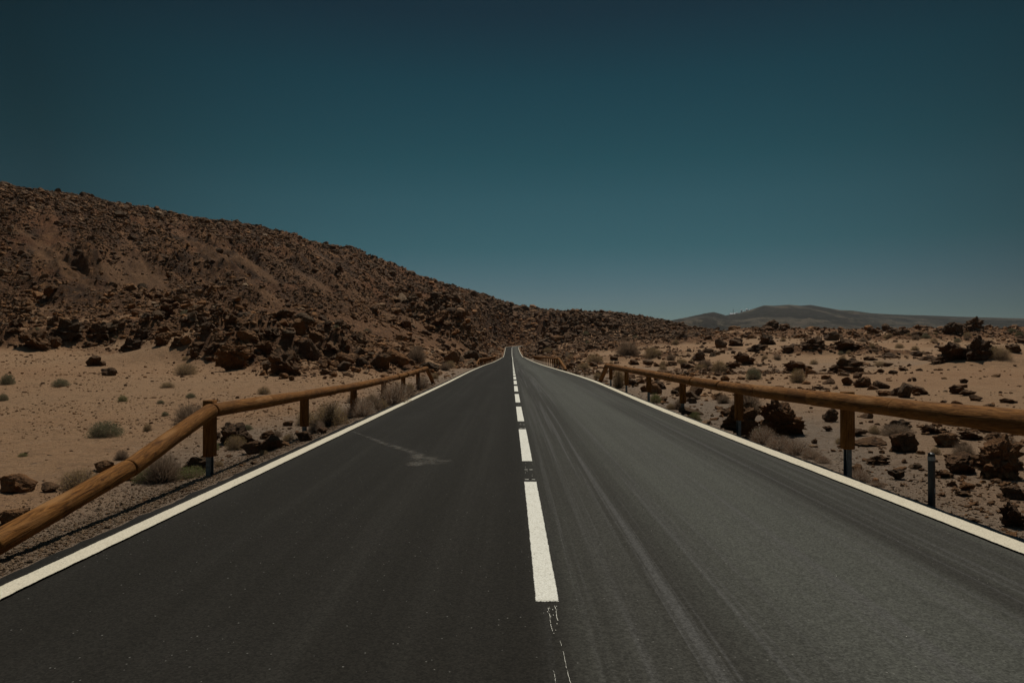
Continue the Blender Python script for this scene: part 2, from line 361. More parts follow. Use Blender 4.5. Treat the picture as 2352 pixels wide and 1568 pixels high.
def asphalt_material():
    m, nt, b = mat("asphalt"); N = NT(nt)
    P = N.n('ShaderNodeNewGeometry').outputs['Position']
    sp = N.n('ShaderNodeSeparateXYZ'); N.l(P, sp.inputs[0]); x = sp.outputs[0]
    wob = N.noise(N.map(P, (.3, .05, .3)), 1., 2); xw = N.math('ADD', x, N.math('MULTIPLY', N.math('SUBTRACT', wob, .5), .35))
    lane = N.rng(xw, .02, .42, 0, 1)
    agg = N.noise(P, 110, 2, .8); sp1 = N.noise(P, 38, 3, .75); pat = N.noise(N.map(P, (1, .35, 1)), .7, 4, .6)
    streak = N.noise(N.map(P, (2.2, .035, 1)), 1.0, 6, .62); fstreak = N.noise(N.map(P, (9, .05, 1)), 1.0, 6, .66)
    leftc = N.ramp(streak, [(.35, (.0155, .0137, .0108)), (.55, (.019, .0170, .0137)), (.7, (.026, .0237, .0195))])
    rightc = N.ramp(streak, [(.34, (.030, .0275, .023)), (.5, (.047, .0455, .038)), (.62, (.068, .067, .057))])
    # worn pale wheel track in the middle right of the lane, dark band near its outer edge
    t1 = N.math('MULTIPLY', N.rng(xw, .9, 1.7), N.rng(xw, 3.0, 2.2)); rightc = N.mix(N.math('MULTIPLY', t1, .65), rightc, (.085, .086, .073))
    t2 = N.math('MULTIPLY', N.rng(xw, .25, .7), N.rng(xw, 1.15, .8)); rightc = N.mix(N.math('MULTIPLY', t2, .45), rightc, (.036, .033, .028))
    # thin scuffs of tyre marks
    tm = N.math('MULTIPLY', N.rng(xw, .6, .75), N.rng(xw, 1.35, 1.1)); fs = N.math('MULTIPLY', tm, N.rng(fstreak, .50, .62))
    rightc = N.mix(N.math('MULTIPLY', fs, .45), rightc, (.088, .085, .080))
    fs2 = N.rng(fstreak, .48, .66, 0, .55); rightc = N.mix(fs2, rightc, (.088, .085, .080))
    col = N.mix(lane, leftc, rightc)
    col = N.mix(N.rng(pat, .5, .72, 0, .18), col, (.042, .039, .035))
    col = N.mix(N.rng(sp1, .35, .75, 0, .38), col, (.012, .011, .009))
    vo = N.voro(P, 42.); vs = N.n('ShaderNodeSeparateColor'); N.l(vo.outputs['Color'], vs.inputs[0])
    lightm = N.math('MULTIPLY', N.math('LESS_THAN', vo.outputs['Distance'], .2), N.math('GREATER_THAN', vs.outputs[0], .965))
    col = N.mix(N.math('MULTIPLY', lightm, .5), col, (.2, .19, .17))
    ga = N.voro(P, 95.); gs = N.n('ShaderNodeSeparateColor'); N.l(ga.outputs['Color'], gs.inputs[0]); gm = N.math('MULTIPLY_ADD', gs.outputs[0], .6, .72)
    gv = N.n('ShaderNodeCombineXYZ'); [N.l(gm, gv.inputs[i]) for i in range(3)]
    col = N.mix(1, col, gv.outputs[0], 'MULTIPLY'); col = N.mix(N.rng(agg, .42, .66, 0, .35), col, N.mix(1, col, (1.7, 1.7, 1.7), 'MULTIPLY'))
    # sand dust blown on to the broken edge
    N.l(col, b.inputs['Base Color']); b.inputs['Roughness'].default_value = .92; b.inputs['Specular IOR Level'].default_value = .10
    N.l(N.bump(N.math('ADD', agg, N.math('MULTIPLY', sp1, .6)), .35, .004), b.inputs['Normal'])
    return m
def paint_material():
    m, nt, b = mat("road_paint"); N = NT(nt)
    P = N.n('ShaderNodeNewGeometry').outputs['Position']
    e = N.n('ShaderNodeAttribute', attribute_name='edge').outputs['Fac']     # 0 at the rim, 1 inside
    n1 = N.noise(P, 60, 3, .8); n2 = N.noise(P, 9, 3, .6); n3 = N.noise(N.map(P, (1, .5, 1)), 1.5, 3)
    col = N.ramp(n1, [(.3, (.60, .57, .48)), (.5, (.76, .735, .64)), (.7, (.84, .82, .74))])
    col = N.mix(N.rng(n2, .5, .75, 0, .3), col, (.50, .46, .36))
    warm = N.n('ShaderNodeAttribute', attribute_name='warm').outputs['Fac']
    col = N.mix(N.math('MULTIPLY', warm, .9), col, N.mix(1, col, (.86, .79, .68), 'MULTIPLY'))
    keep = N.math('SUBTRACT', 1., N.rng(N.noise(P, 46, 2, .9), .66, .70)); gr = N.voro(P, 130.); gs = N.n('ShaderNodeSeparateColor'); N.l(gr.outputs['Color'], gs.inputs[0])
    col = N.mix(N.math('MULTIPLY', N.math('GREATER_THAN', gs.outputs[0], .72), .30), col, (.30, .28, .23))
    wear = N.math('MULTIPLY', N.math('SUBTRACT', 1., N.rng(e, 0, .9)), N.rng(N.noise(P, 70, 3, .8), .44, .52)); keep = N.math('MULTIPLY', keep, N.math('SUBTRACT', 1., wear))
    N.l(N.mix(keep, (.055, .052, .045), col), b.inputs['Base Color']); b.inputs['Roughness'].default_value = .85; b.inputs['Specular IOR Level'].default_value = .15
    N.l(N.bump(n1, .4, .004), b.inputs['Normal'])
    return m
def rock_material(name='volcanic_rock', per_object=True):
    m, nt, b = mat(name); N = NT(nt)
    P = N.n('ShaderNodeNewGeometry').outputs['Position']
    if per_object: tone = N.n('ShaderNodeObjectInfo').outputs['Random']; P2 = N.n('ShaderNodeTexCoord').outputs['Object']; P = N.map(P, (1, 1, 1))
    else: tone = N.n('ShaderNodeAttribute', attribute_name='tone').outputs['Fac']
    dk = N.n('ShaderNodeAttribute', attribute_name='dark', attribute_type='OBJECT' if per_object else 'GEOMETRY').outputs['Fac']
    n1 = N.noise(P, 2.2, 6, .7); n2 = N.noise(P, 16, 5, .75)
    base = N.ramp(tone, [(0, (.14, .105, .070)), (.2, (.15, .080, .040)), (.45, (.21, .115, .055)), (.7, (.26, .135, .060)), (.86, (.33, .160, .064)), (.95, (.30, .20, .125)), (1, (.29, .225, .165))])
    base = N.mix(N.rng(n1, .44, .62, 0, .6), base, (.095, .054, .030))
    base = N.mix(N.rng(n2, .50, .70, 0, .6), base, (.30, .175, .090))
    base = N.mix(N.rng(n2, .48, .34, 0, .6), base, (.05, .030, .018))
    base = N.mix(N.math('MULTIPLY', dk, .86), base, N.mix(N.rng(n2, .44, .62), (.040, .028, .019), (.150, .090, .052)))
    N.l(base, b.inputs['Base Color']); b.inputs['Roughness'].default_value = .93; b.inputs['Specular IOR Level'].default_value = .2
    base = N.mix(1, base, (1.08, 1.0, .88), 'MULTIPLY'); nt.links.new(base, b.inputs['Base Color'])
    hn = N.math('ADD', n2, N.math('MULTIPLY', N.noise(P, 55, 3, .8), .35))
    N.l(N.bump(hn, 1.0, .14 if per_object else .09), b.inputs['Normal'])
    return m
def plain(name, col, rough=.7, metal=0, noise=None, spec=.3):
    m, nt, b = mat(name); N = NT(nt); b.inputs['Roughness'].default_value = rough; b.inputs['Metallic'].default_value = metal
    b.inputs['Specular IOR Level'].default_value = spec
    P = N.n('ShaderNodeTexCoord').outputs['Object']; n = N.noise(P, noise or 8, 4, .65)
    N.l(N.mix(N.rng(n, .35, .7), tuple(c * .72 for c in col), tuple(min(1, c * 1.2) for c in col)), b.inputs['Base Color'])
    return m
def wood_material():
    m, nt, b = mat("weathered_round_timber"); N = NT(nt)
    O = N.n('ShaderNodeTexCoord').outputs['Object']; rnd = N.n('ShaderNodeObjectInfo').outputs['Random']
    off = N.n('ShaderNodeCombineXYZ'); N.l(N.math('MULTIPLY', rnd, 31.), off.inputs[0]); N.l(N.math('MULTIPLY', rnd, 17.), off.inputs[2])
    va = N.n('ShaderNodeVectorMath', operation='ADD'); N.l(O, va.inputs[0]); N.l(off.outputs[0], va.inputs[1]); V = va.outputs[0]
    grain = N.noise(N.map(V, (17, 17, 2.2)), 1, 6, .68, 2.6); fineg = N.noise(N.map(V, (90, 90, 3)), 1, 4, .7)
    blot = N.noise(N.map(V, (5, 5, 1.6)), 1, 4, .6, 1.6)
    kn = N.voro(N.map(V, (6, 6, 1.5)), 1.0)
    ks = N.n('ShaderNodeSeparateColor'); N.l(kn.outputs['Color'], ks.inputs[0]); kp = N.math('GREATER_THAN', ks.outputs[0], .62)
    kd = N.math('ADD', kn.outputs['Distance'], N.math('MULTIPLY', N.math('SUBTRACT', grain, .5), .25))
    col = N.ramp(grain, [(.36, (.065, .026, .006)), (.44, (.165, .072, .014)), (.53, (.235, .105, .024)), (.64, (.33, .160, .044))])
    col = N.mix(N.rng(blot, .48, .68, 0, .5), col, (.30, .155, .05))
    col = N.mix(N.rng(blot, .46, .30, 0, .5), col, (.105, .046, .012))
    col = N.mix(N.rng(fineg, .50, .66, 0, .6), col, (.10, .045, .018))
    col = N.mix(N.math('MULTIPLY', kp, N.rng(kd, .42, .22, 0, .6)), col, (.36, .20, .075))
    col = N.mix(N.math('MULTIPLY', kp, N.rng(kd, .10, .03, 0, .7)), col, (.07, .03, .01))
    col = N.mix(N.math('MULTIPLY', rnd, .35), col, (.13, .055, .015))
    stn = N.noise(N.map(V, (3, 3, .9)), 1, 5, .7, 1.5); col = N.mix(N.rng(stn, .50, .66, 0, .55), col, (.085, .040, .014)); col = N.mix(1, col, (.95, .88, .90), 'MULTIPLY')
    N.l(col, b.inputs['Base Color']); b.inputs['Roughness'].default_value = .85; b.inputs['Specular IOR Level'].default_value = .1
    N.l(N.bump(N.math('ADD', grain, N.math('MULTIPLY', fineg, .5)), .7, .014), b.inputs['Normal'])
    return m
def foliage_material(name, c1, c2, c3):
    m, nt, b = mat(name); N = NT(nt)
    t = N.n('ShaderNodeAttribute', attribute_name='tone').outputs['Fac']; r_ = N.n('ShaderNodeObjectInfo').outputs['Random']
    col = N.ramp(t, [(0, c1), (.5, c2), (1, c3)])
    col = N.mix(N.math('MULTIPLY', r_, .4), col, N.mix(1, col, (.75, .72, .7), 'MULTIPLY'))
    N.l(col, b.inputs['Base Color']); b.inputs['Roughness'].default_value = .85; b.inputs['Specular IOR Level'].default_value = .1
    tl = N.n('ShaderNodeBsdfTranslucent'); N.l(col, tl.inputs[0]); mx = N.n('ShaderNodeMixShader'); mx.inputs[0].default_value = .42
    N.l(b.outputs[0], mx.inputs[1]); N.l(tl.outputs[0], mx.inputs[2]); N.l(mx.outputs[0], nt.nodes['Material Output'].inputs['Surface'])
    return m
M_GROUND = ground_material(); M_ASPH = asphalt_material(); M_PAINT = paint_material()
M_ROCK = rock_material(); M_RUB = rock_material('rubble_rock', False); M_WOOD = wood_material()
M_STEEL = plain('galvanised_steel', (.14, .17, .19), .45, .6, 20, .5)
M_HOLE_GAP = plain('dark_hole_and_gap_shade', (.02, .014, .01), .9)  # bolt holes, and the dark filler that shades the log joints
M_BLACK = plain('black_plastic', (.03, .032, .036), .45, 0, 12, .4)
M_REFL = plain('grey_reflective_band', (.30, .31, .32), .4)
M_WHITEB = plain('white_painted_dome', (.98, .98, .98), .5)
M_PANE = plain('grey_window', (.35, .36, .38), .3)

# ------------------------------------------------------------------ terrain sheet
def build_ground():
    ua = np.tan(np.radians(np.linspace(-47, 47, 1250)))          # dense fan ahead
    d = np.concatenate([np.geomspace(1.5, 60, 330, endpoint=False), np.geomspace(60, 520, 440, endpoint=False), np.geomspace(520, 16000, 60)])
    U, D = np.meshgrid(ua, d); X = (U * D).ravel(); Y = D.ravel()
    Z = terrain(X, Y)
    nr, nc = len(d), len(ua)
    dd, px, KD, hill = masks(X, Y)
    rub = rub_mask(dd, px, KD, X)
    D_ = KD
    # which faces are hill
    idx = np.arange(nr * nc).reshape(nr, nc)
    F = np.stack([idx[:-1, :-1], idx[:-1, 1:], idx[1:, 1:], idx[1:, :-1]], -1).reshape(-1, 4)
    fh = hill[F].mean(1); fpx = px[F].mean(1); fd = dd[F].mean(1)
    is_hill = (fh > .5) & (fd < KD[F[:, 0], 9] * 1.05)
    left = fpx < 1268
    oc = sstep(.12, .45, fbm(X / 13., Y / 15., o=4, seed=61) + .22 * sstep(110, 220, dd)) * sstep(1290, 1400, px) * sstep(45, 90, dd)
    mm = np.zeros(len(X))
    for (mx, my, rx, ry, am) in MOUNDS[:5]: mm = np.maximum(mm, np.exp(-(((X - mx) / rx) ** 2 + ((Y - my) / ry) ** 2) * .9))
    n4 = fbm(X * .35, Y * .35, o=4, seed=71)
    rock = np.maximum.reduce([np.clip(outcrop_mask(X, Y) * 1.2, 0, .95), np.maximum(sstep(-.25, .1, n4) * .95, sstep(330, 460, px) * sstep(D_[:, 7] * .5, D_[:, 7] * .75, dd) * .9) * rub, sstep(.25, .55, mm) * .9, sstep(.3, .7, oc + n4 * .4) * .9, hill * sstep(1262, 1285, px)])
    rock = np.clip(rock + hill * sstep(.28, .40, np.abs(fbm(X * .05, Y * .05, o=3, seed=73)) + 0) * .4, 0, 1)
    L = sm(LINE_L, np.minimum(Y, 355)); Rr = sm(LINE_R, np.minimum(Y, 355)); lat = np.maximum(L - X, X - Rr)
    rock = np.maximum(rock, sstep(170, 215, dd) * (1 - sstep(13, 19, np.abs(X))) * (dd < 600) * .85)
    scr = scree_mask(px, 797 - Z * FD / dd) * hill * (px < 1250); rock = rock * (1 - .9 * scr)
    grey = (1 - sstep(.8, 3.6, lat + fbm(X * .5, Y * .3, o=3, seed=75) * 1.5)) * .9 + .35 * sstep(.1, .5, fbm(X * .09, Y * .07, o=3, seed=76)) * (X > 0)
    V = np.stack([X, Y, Z + EYE], 1)
    def sub(name, f):
        used = np.unique(f); mp = np.zeros(len(X), np.int64); mp[used] = np.arange(len(used))
        me = mesh_np(name, V[used], mp[f], True)
        attr(me, 'rock', rock[used]); attr(me, 'hill', hill[used]); attr(me, 'grey', np.clip(grey[used], 0, 1)); attr(me, 'scree', np.clip(scr[used], 0, 1))
        return link(name, me, M_GROUND)
    g = sub('sandy_ground', F[~is_hill]); tag(g, 'tan volcanic sand plain with scattered gravel on both sides of the road', 'ground', kind='structure')
    h1 = sub('rocky_hill', F[is_hill & left]); tag(h1, 'long brown rocky hillside with scree gullies rising left of the road', 'hill', kind='structure')
    h2 = sub('lava_hill', F[is_hill & ~left]); tag(h2, 'low dark lava ridge across the end of the road', 'hill', kind='structure')
    # rest of the sheet behind and beside the camera, coarse
    an = np.radians(np.linspace(43, 360 - 43 - 0, 70) + 0); rr = np.concatenate([np.geomspace(1.5, 60, 24), np.geomspace(80, 16000, 20)])
    A, RR = np.meshgrid(an, rr); XX = (np.sin(A) * RR).ravel(); YY = (np.cos(A) * RR).ravel()
    ZZ = np.full(XX.shape, -1.62) - 14 * sstep(200, 900, RR.ravel()) 
    ii = np.arange(len(XX)).reshape(A.shape); FF = np.stack([ii[:-1, :-1], ii[1:, :-1], ii[1:, 1:], ii[:-1, 1:]], -1).reshape(-1, 4)
    me = mesh_np('ground_behind', np.stack([XX, YY, ZZ + EYE - .03], 1), FF, True)
    for a in ('rock', 'hill', 'grey'): attr(me, a, np.zeros(len(XX)))
    o = link('ground_behind', me, M_GROUND); tag(o, 'sand plain behind and beside the camera', 'ground', kind='structure')
    # disc under the camera
    a = np.linspace(0, 2 * np.pi, 33)[:-1]; vs = np.stack([np.cos(a) * 5, np.sin(a) * 5, np.full(32, EYE - 1.72)], 1)
    me = mesh_np('ground_below', np.vstack([vs, [[0, 0, EYE - 1.72]]]), np.stack([np.arange(32), (np.arange(32) + 1) % 32, np.full(32, 32)], 1), True)
    for q in ('rock', 'hill', 'grey'): attr(me, q, np.zeros(33))
    o = link('ground_below', me, M_GROUND); tag(o, 'sand right beneath the camera', 'ground', kind='structure')
build_ground()

# ------------------------------------------------------------------ far mountain
def build_mountain():
    sil = np.array([(1300, 748), (1500, 742), (1545, 735), (1580, 728), (1620, 719), (1640, 716), (1658, 721), (1668, 724), (1700, 718), (1722, 712), (1755, 701), (1780, 702), (1812, 699.5), (1840, 702),
                    (1862, 700), (1890, 705), (1930, 712), (1958, 713), (2000, 719), (2050, 722), (2120, 724), (2200, 727), (2352, 731), (2700, 735), (3200, 744)], float)
    px = np.linspace(1300, 3200, 760); d = np.concatenate([np.linspace(2600, 5600, 120), np.linspace(5700, 8000, 14)])
    PX, D = np.meshgrid(px, d); cresty = np.interp(PX, sil[:, 0], sil[:, 1]); dc = 4800 + 500 * np.sin(PX / 260.) - 300 * np.exp(-((PX - 1620) / 60.) ** 2)
    hc = (797 - cresty) * dc / FD
    t = np.clip((D - 2600) / (dc - 2600), 0, 1)
    X = (PX - 1176) / FD * D
    shape = .12 + .88 * (t ** 1.15)
    n = ridged(X / 620., D / 900., o=5, seed=81); n2 = fbm(X / 300., D / 420., o=4, seed=83)
    H = hc * shape + (n * 48 + n2 * 26) * np.sin(np.pi * np.clip(t, 0, 1)) ** .8
    H = np.where(D > dc, hc - (D - dc) * .22 - 2, H); H = np.minimum(H, hc * (D / dc) + 0.0 * H)
    H = np.where(t < .02, -16, H)
    V = np.stack([X.ravel(), D.ravel(), H.ravel() + EYE], 1)
    nr, nc = D.shape; idx = np.arange(nr * nc).reshape(nr, nc)
    F = np.stack([idx[:-1, :-1], idx[:-1, 1:], idx[1:, 1:], idx[1:, :-1]], -1).reshape(-1, 4)
    m, nt, b = mat("far_mountain_slope"); N = NT(nt); P = N.n('ShaderNodeNewGeometry').outputs['Position']
    c = N.noise(N.map(P, (.0035, .0012, .012)), 1, 6, .62, .8); c2 = N.noise(N.map(P, (1, .45, 1)), .022, 7, .8); c3 = N.noise(N.map(P, (.0022, .0006, .004)), 1, 5, .6, 1.2)
    col = N.ramp(c, [(.36, (.055, .050, .044)), (.47, (.085, .074, .060)), (.56, (.12, .098, .074)), (.66, (.15, .118, .085))])
    col = N.mix(N.rng(c3, .47, .53, 0, .85), col, (.040, .036, .031))
    col = N.mix(N.rng(c2, .50, .58, 0, .7), col, (.040, .038, .028))
    col = N.mix(N.rng(c2, .40, .30, 0, .5), col, (.2, .17, .14))
    N.l(col, b.inputs['Base Color']); b.inputs['Roughness'].default_value = 1; b.inputs['Specular IOR Level'].default_value = 0
    N.l(N.bump(c2, .9, 26), b.inputs['Normal'])
    o = link('far_mountain', mesh_np('far_mountain', V, F, True), m); tag(o, 'grey brown mountain ridge far away on the right horizon', 'mountain', kind='structure')
    def top(pxv): 
        dcv = 4800 + 500 * math.sin(pxv / 260.) - 300 * math.exp(-((pxv - 1620) / 60.) ** 2); y = np.interp(pxv, sil[:, 0], sil[:, 1])
        return (pxv - 1176) / FD * dcv, dcv, (797 - y) * dcv / FD + EYE
    return top
mt_top = build_mountain()
def cyl_bm(bm, r0, r1, z0, z1, seg=16, at=(0, 0), cap=True):
    ret = bmesh.ops.create_cone(bm, cap_ends=cap, segments=seg, radius1=r0, radius2=r1, depth=z1 - z0)
    bmesh.ops.translate(bm, vec=(at[0], at[1], (z0 + z1) / 2), verts=ret['verts'])
    return ret['verts']
def box_bm(bm, sx, sy, sz, at):
    ret = bmesh.ops.create_cube(bm, size=1); bmesh.ops.scale(bm, vec=(sx, sy, sz), verts=ret['verts']); bmesh.ops.translate(bm, vec=at, verts=ret['verts'])
def bm_obj(name, bm, m, parent=None, smooth=False):
    me = bpy.data.meshes.new(name); bm.to_mesh(me); bm.free(); me.materials.append(m)
    if smooth: me.polygons.foreach_set('use_smooth', [True] * len(me.polygons))
    return link(name, me, None, parent)
def build_observatory():
    def root(name, px, lab, cat, grp=None):
        x, y, z = mt_top(px); e = empty(name, (x, y - 8, z - 4)); tag(e, lab, cat, grp); return e
    f2 = 2352 / 2500
    def tower(px, r, h, lab, grp='white observatory domes on the far ridge'):
        t = root('observatory_tower', px * f2, lab, 'observatory', grp)
        hw = max(h - r * 1.25, 2)
        bm = bmesh.new(); cyl_bm(bm, r * 1.1, r * .8, 0, hw, 20); bm_obj('tower_wall', bm, M_WHITEB, t)
        bm = bmesh.new(); bmesh.ops.create_uvsphere(bm, u_segments=24, v_segments=14, radius=r * 1.25)
        bmesh.ops.delete(bm, geom=[v for v in bm.verts if v.co.z < -.01], context='VERTS'); bmesh.ops.translate(bm, vec=(0, 0, hw), verts=bm.verts)
        bm_obj('dome', bm, M_WHITEB, t, True)
        bm = bmesh.new(); box_bm(bm, r * .3, r * .35, r * .9, (r * 1.2, 0, hw + r * .45)); bm_obj('dome_slit', bm, M_PANE, t)
    def house(px, w, h, lab):
        t = root('observatory_building', px * f2, lab, 'building', 'white observatory buildings on the far ridge')
        bm = bmesh.new(); box_bm(bm, w, 12, h * .45, (0, 0, h * .225)); bm_obj('wall', bm, M_WHITEB, t)
        me = bpy.data.meshes.new('roof'); a, b_ = h * .45, h * 1.25; q = w / 2 + .6
        me.from_pydata([(-q, -6.6, a), (q, -6.6, a), (q, 6.6, a), (-q, 6.6, a), (-q, 1, b_), (q, 1, b_)], [], [(0, 1, 5, 4), (2, 3, 4, 5), (1, 2, 5), (3, 0, 4), (3, 2, 1, 0)]); me.materials.append(M_WHITEB); link('roof', me, None, t)  # roof slope shaped to face the view and catch the sun
        for k in range(int(w // 7)):
            bm = bmesh.new(); box_bm(bm, 2, .3, 1.6, (-w / 2 + 4 + k * 7, -6.1, h * .25)); bm_obj('window', bm, M_PANE, t)
    house(1785, 22, 10, 'long low white building left of the mast on the far mountain')
    house(1792, 12, 7, 'small low white building right of the mast on the far mountain')
    tower(1798, 6, 12, 'stout white dome just right of the mast on the far mountain')
    tower(1809.5, 5.2, 24, 'tallest slim white observatory tower on the far mountain')
    tower(1814, 4, 11, 'small white observatory dome right of the tallest tower on the far mountain')
    tower(1822.5, 7, 18, 'wide bright white observatory dome on the far mountain')
    tower(1829, 3.5, 9, 'smallest white observatory dome, last on the right of the far row')
    t = root('radio_mast', 1789.5 * f2, 'thin dark lattice mast among white buildings on the far mountain', 'mast')
    bm = bmesh.new()
    for k in range(3):
        a = k * 2.094; vs = cyl_bm(bm, .55, .35, 0, 40, 6, (1.6 * math.cos(a), 1.6 * math.sin(a)))
    for k in range(9): box_bm(bm, 3.4, .5, .4, (0, 0, 3 + k * 4.3)); box_bm(bm, .5, 3.4, .4, (0, 0, 5 + k * 4.2))
    bm_obj('lattice', bm, M_BLACK, t)
    bm = bmesh.new(); cyl_bm(bm, .9, .7, 38, 46, 8); bm_obj('antenna', bm, M_WHITEB, t)
build_observatory()

# ------------------------------------------------------------------ road
def strip_ys(near=.12):
    return np.concatenate([np.arange(-30, 1, .5), np.arange(1, 40, near), np.arange(40, 120, .7), np.arange(120, 355, 1.5), [355.]])
def build_road():
    ys = strip_ys(); NC = 25
    L = sm(LINE_L, ys); Rr = sm(LINE_R, ys)
    jag = lambda y, s: .05 * fbm(y * 1.7, y * 0 + s, o=4, seed=90 + s) + .03 * vnoise(y * 7, y * 0, seed=95 + s)
    el = L - .16 + jag(ys, 1) * .7; er = Rr + .12 + jag(ys, 2) * .7
    rows = [np.stack([el + (er - el) * t, ys, road_h(ys) + EYE - .0025 * np.abs(2 * t - 1) ** 6 * 8], 1) for t in np.linspace(0, 1, NC)]
    th = np.concatenate([np.linspace(0, 1.9, 60)])[1:]; s = CR * th
    for k, t in enumerate(np.linspace(0, 1, NC)):
        w = -3.62 + 7.2 * t; r_ = CR - w
        rows[k] = np.vstack([rows[k], np.stack([CR - r_ * np.cos(th), 355 + r_ * np.sin(th), arc_h(s) + EYE], 1)])
    # skirts
    a = rows[0].copy(); a[:, 2] -= .22; a[:, 0] -= .05; c = rows[-1].copy(); c[:, 2] -= .22; c[:, 0] += .05
    rows = [a] + rows + [c]
    G = np.stack(rows, 0); nr, nc = G.shape[:2]; idx = np.arange(nr * nc).reshape(nr, nc)
    F = np.stack([idx[:-1, :-1], idx[1:, :-1], idx[1:, 1:], idx[:-1, 1:]], -1).reshape(-1, 4)
    road = link('road', mesh_np('road', G.reshape(-1, 3), F, True), M_ASPH); tag(road, 'two lane asphalt road running straight ahead then bending right', 'road', kind='structure')
    def paint(name, xl, xr, yy, z, warm, fray=0.0, ends=False):
        """strip with rim attribute; xl,xr arrays along yy"""
        n = 6; fr = [0, .05, .5, .95, 1.0]
        V = []; E = []
        for k, f in enumerate(fr):
            V.append(np.stack([xl + (xr - xl) * f, yy, z], 1)); e = 0.0 if k in (0, 4) else 1.0
            ee = np.full(len(yy), e)
            if ends: ee[0] = 0; ee[-1] = 0
            E.append(ee)
        V = np.array(V); ix = np.arange(V.shape[0] * V.shape[1]).reshape(V.shape[:2])
        F = np.stack([ix[:-1, :-1], ix[1:, :-1], ix[1:, 1:], ix[:-1, 1:]], -1).reshape(-1, 4)
        me = mesh_np(name, V.reshape(-1, 3), F, True); attr(me, 'edge', np.array(E).ravel()); attr(me, 'warm', np.full(V.shape[0] * V.shape[1], warm))
        return link(name, me, M_PAINT, road)
    # edge lines
    for side, tab, w in ((-1, LINE_L, .165), (1, LINE_R, -.215)):
        yy = strip_ys(.06); o_ = sm(tab, yy); i_ = o_ + w
        if side > 0: o_, i_ = i_, o_
        o_ = o_ + .004 * vnoise(yy * 2.3, yy * 0, seed=4) + .004 * vnoise(yy * 19, yy * 0, seed=6); i_ = i_ + .004 * vnoise(yy * 2.1, yy * 0, seed=5) + .004 * vnoise(yy * 21, yy * 0, seed=7)
        zz = road_h(yy) + EYE + .003
        a = np.stack([o_, yy, zz], 1); paint('edge_line', o_, i_, yy, zz, 1.0)
        t2 = np.linspace(0, 1.9, 50); r0 = CR + (3.4 if side < 0 else -3.4); r1 = CR + (3.22 if side < 0 else -3.2)
        V = np.vstack([np.stack([CR - q * np.cos(t2), 355 + q * np.sin(t2), arc_h(CR * t2) + EYE + .012], 1) for q in (r0, r1)])
        F = np.stack([np.arange(49), np.arange(49) + 1, np.arange(49) + 51, np.arange(49) + 50], 1)
        me = mesh_np('edge_line', V, F if side > 0 else F[:, ::-1]); attr(me, 'edge', np.ones(100)); attr(me, 'warm', np.ones(100)); link('edge_line', me, M_PAINT, road)
    # centre dashes 3.6 m on, 1.4 m off
    y0 = 4.0; k = 0
    while y0 < 165:
        ln = 3.62; yy = np.concatenate([[y0, y0 + .03], np.linspace(y0 + .06, y0 + ln - .06, 60 if y0 < 15 else 14), [y0 + ln - .03, y0 + ln]])
        c = sm(LINE_C, yy); wd = .068
        paint('centre_dash', c - wd + .003 * vnoise(yy * 17, yy * 0, seed=11), c + wd + .003 * vnoise(yy * 18, yy * 0, seed=12), yy, road_h(yy) + EYE + .003, 0.0, ends=True); y0 += 5.02; k += 1
    yy = np.linspace(166, 355, 120); c = sm(LINE_C, yy); paint('centre_line', c - .075, c + .075, yy, road_h(yy) + EYE + .008, 0)
    t2 = np.linspace(0, 1.6, 40); V = np.vstack([np.stack([CR - q * np.cos(t2), 355 + q * np.sin(t2), arc_h(CR * t2) + EYE + .012], 1) for q in (CR + .07, CR - .07)])
    F = np.stack([np.arange(39), np.arange(39) + 40, np.arange(39) + 41, np.arange(39) + 1], 1)
    me = mesh_np('centre_line', V, F[:, ::-1]); attr(me, 'edge', np.ones(80)); attr(me, 'warm', np.zeros(80)); link('centre_line', me, M_PAINT, road)
    # paint drips between dashes : thin irregular splats
    V = []; F = []
    def splat(x, y, lx, ly, ang=0):
        n = 9; b0 = len(V)
        for j in range(n):
            a = j / n * 2 * math.pi; rr = random.uniform(.55, 1); px_, py_ = lx * rr * math.cos(a), ly * rr * math.sin(a)
            X_, Y_ = x + px_ * math.cos(ang) - py_ * math.sin(ang), y + px_ * math.sin(ang) + py_ * math.cos(ang)
            V.append((X_, Y_, float(road_h(Y_)) + EYE + .005))
        F.append([b0 + j for j in range(n)])
    def dribble(x0, y0, x1, y1, w):
        n = 26; q = [random.uniform(-1, 1) for _ in range(n + 1)]
        for j in range(n):
            if random.random() < .22: continue
            t = j / n; t1 = (j + 1) / n; w0 = w * random.uniform(.25, 1); b0 = len(V)
            for (tt, s_) in ((t, -1), (t, 1), (t1, 1), (t1, -1)):
                xx = x0 + (x1 - x0) * tt + .0025 * math.sin(tt * 7) + .0012 * q[j if tt == t else j + 1]; yy_ = y0 + (y1 - y0) * tt
                V.append((xx + s_ * w0, yy_, float(road_h(yy_)) + EYE + .005))
            F.append([b0, b0 + 1, b0 + 2, b0 + 3])
    dribble(.243, 3.46, .262, 2.95, .0012); dribble(.19, 3.14, .195, 2.9, .0011); dribble(.205, 3.9, .212, 3.55, .0013); dribble(.245, 3.92, .25, 3.7, .0018)
    for j in range(22):
        splat(.22 + random.gauss(0, .02), 3.93 - abs(random.gauss(0, .14)), random.uniform(.001, .003), random.uniform(.003, .010))
    for j in range(26):   # gap between the first two dashes and the later gaps
        g_ = random.choice([7.7, 7.7, 12.72, 17.7]); splat(.205 + random.choice([-.04, .035]) + random.gauss(0, .012), g_ + random.uniform(.04, 1.2), random.uniform(.0015, .004), random.uniform(.006, .02))
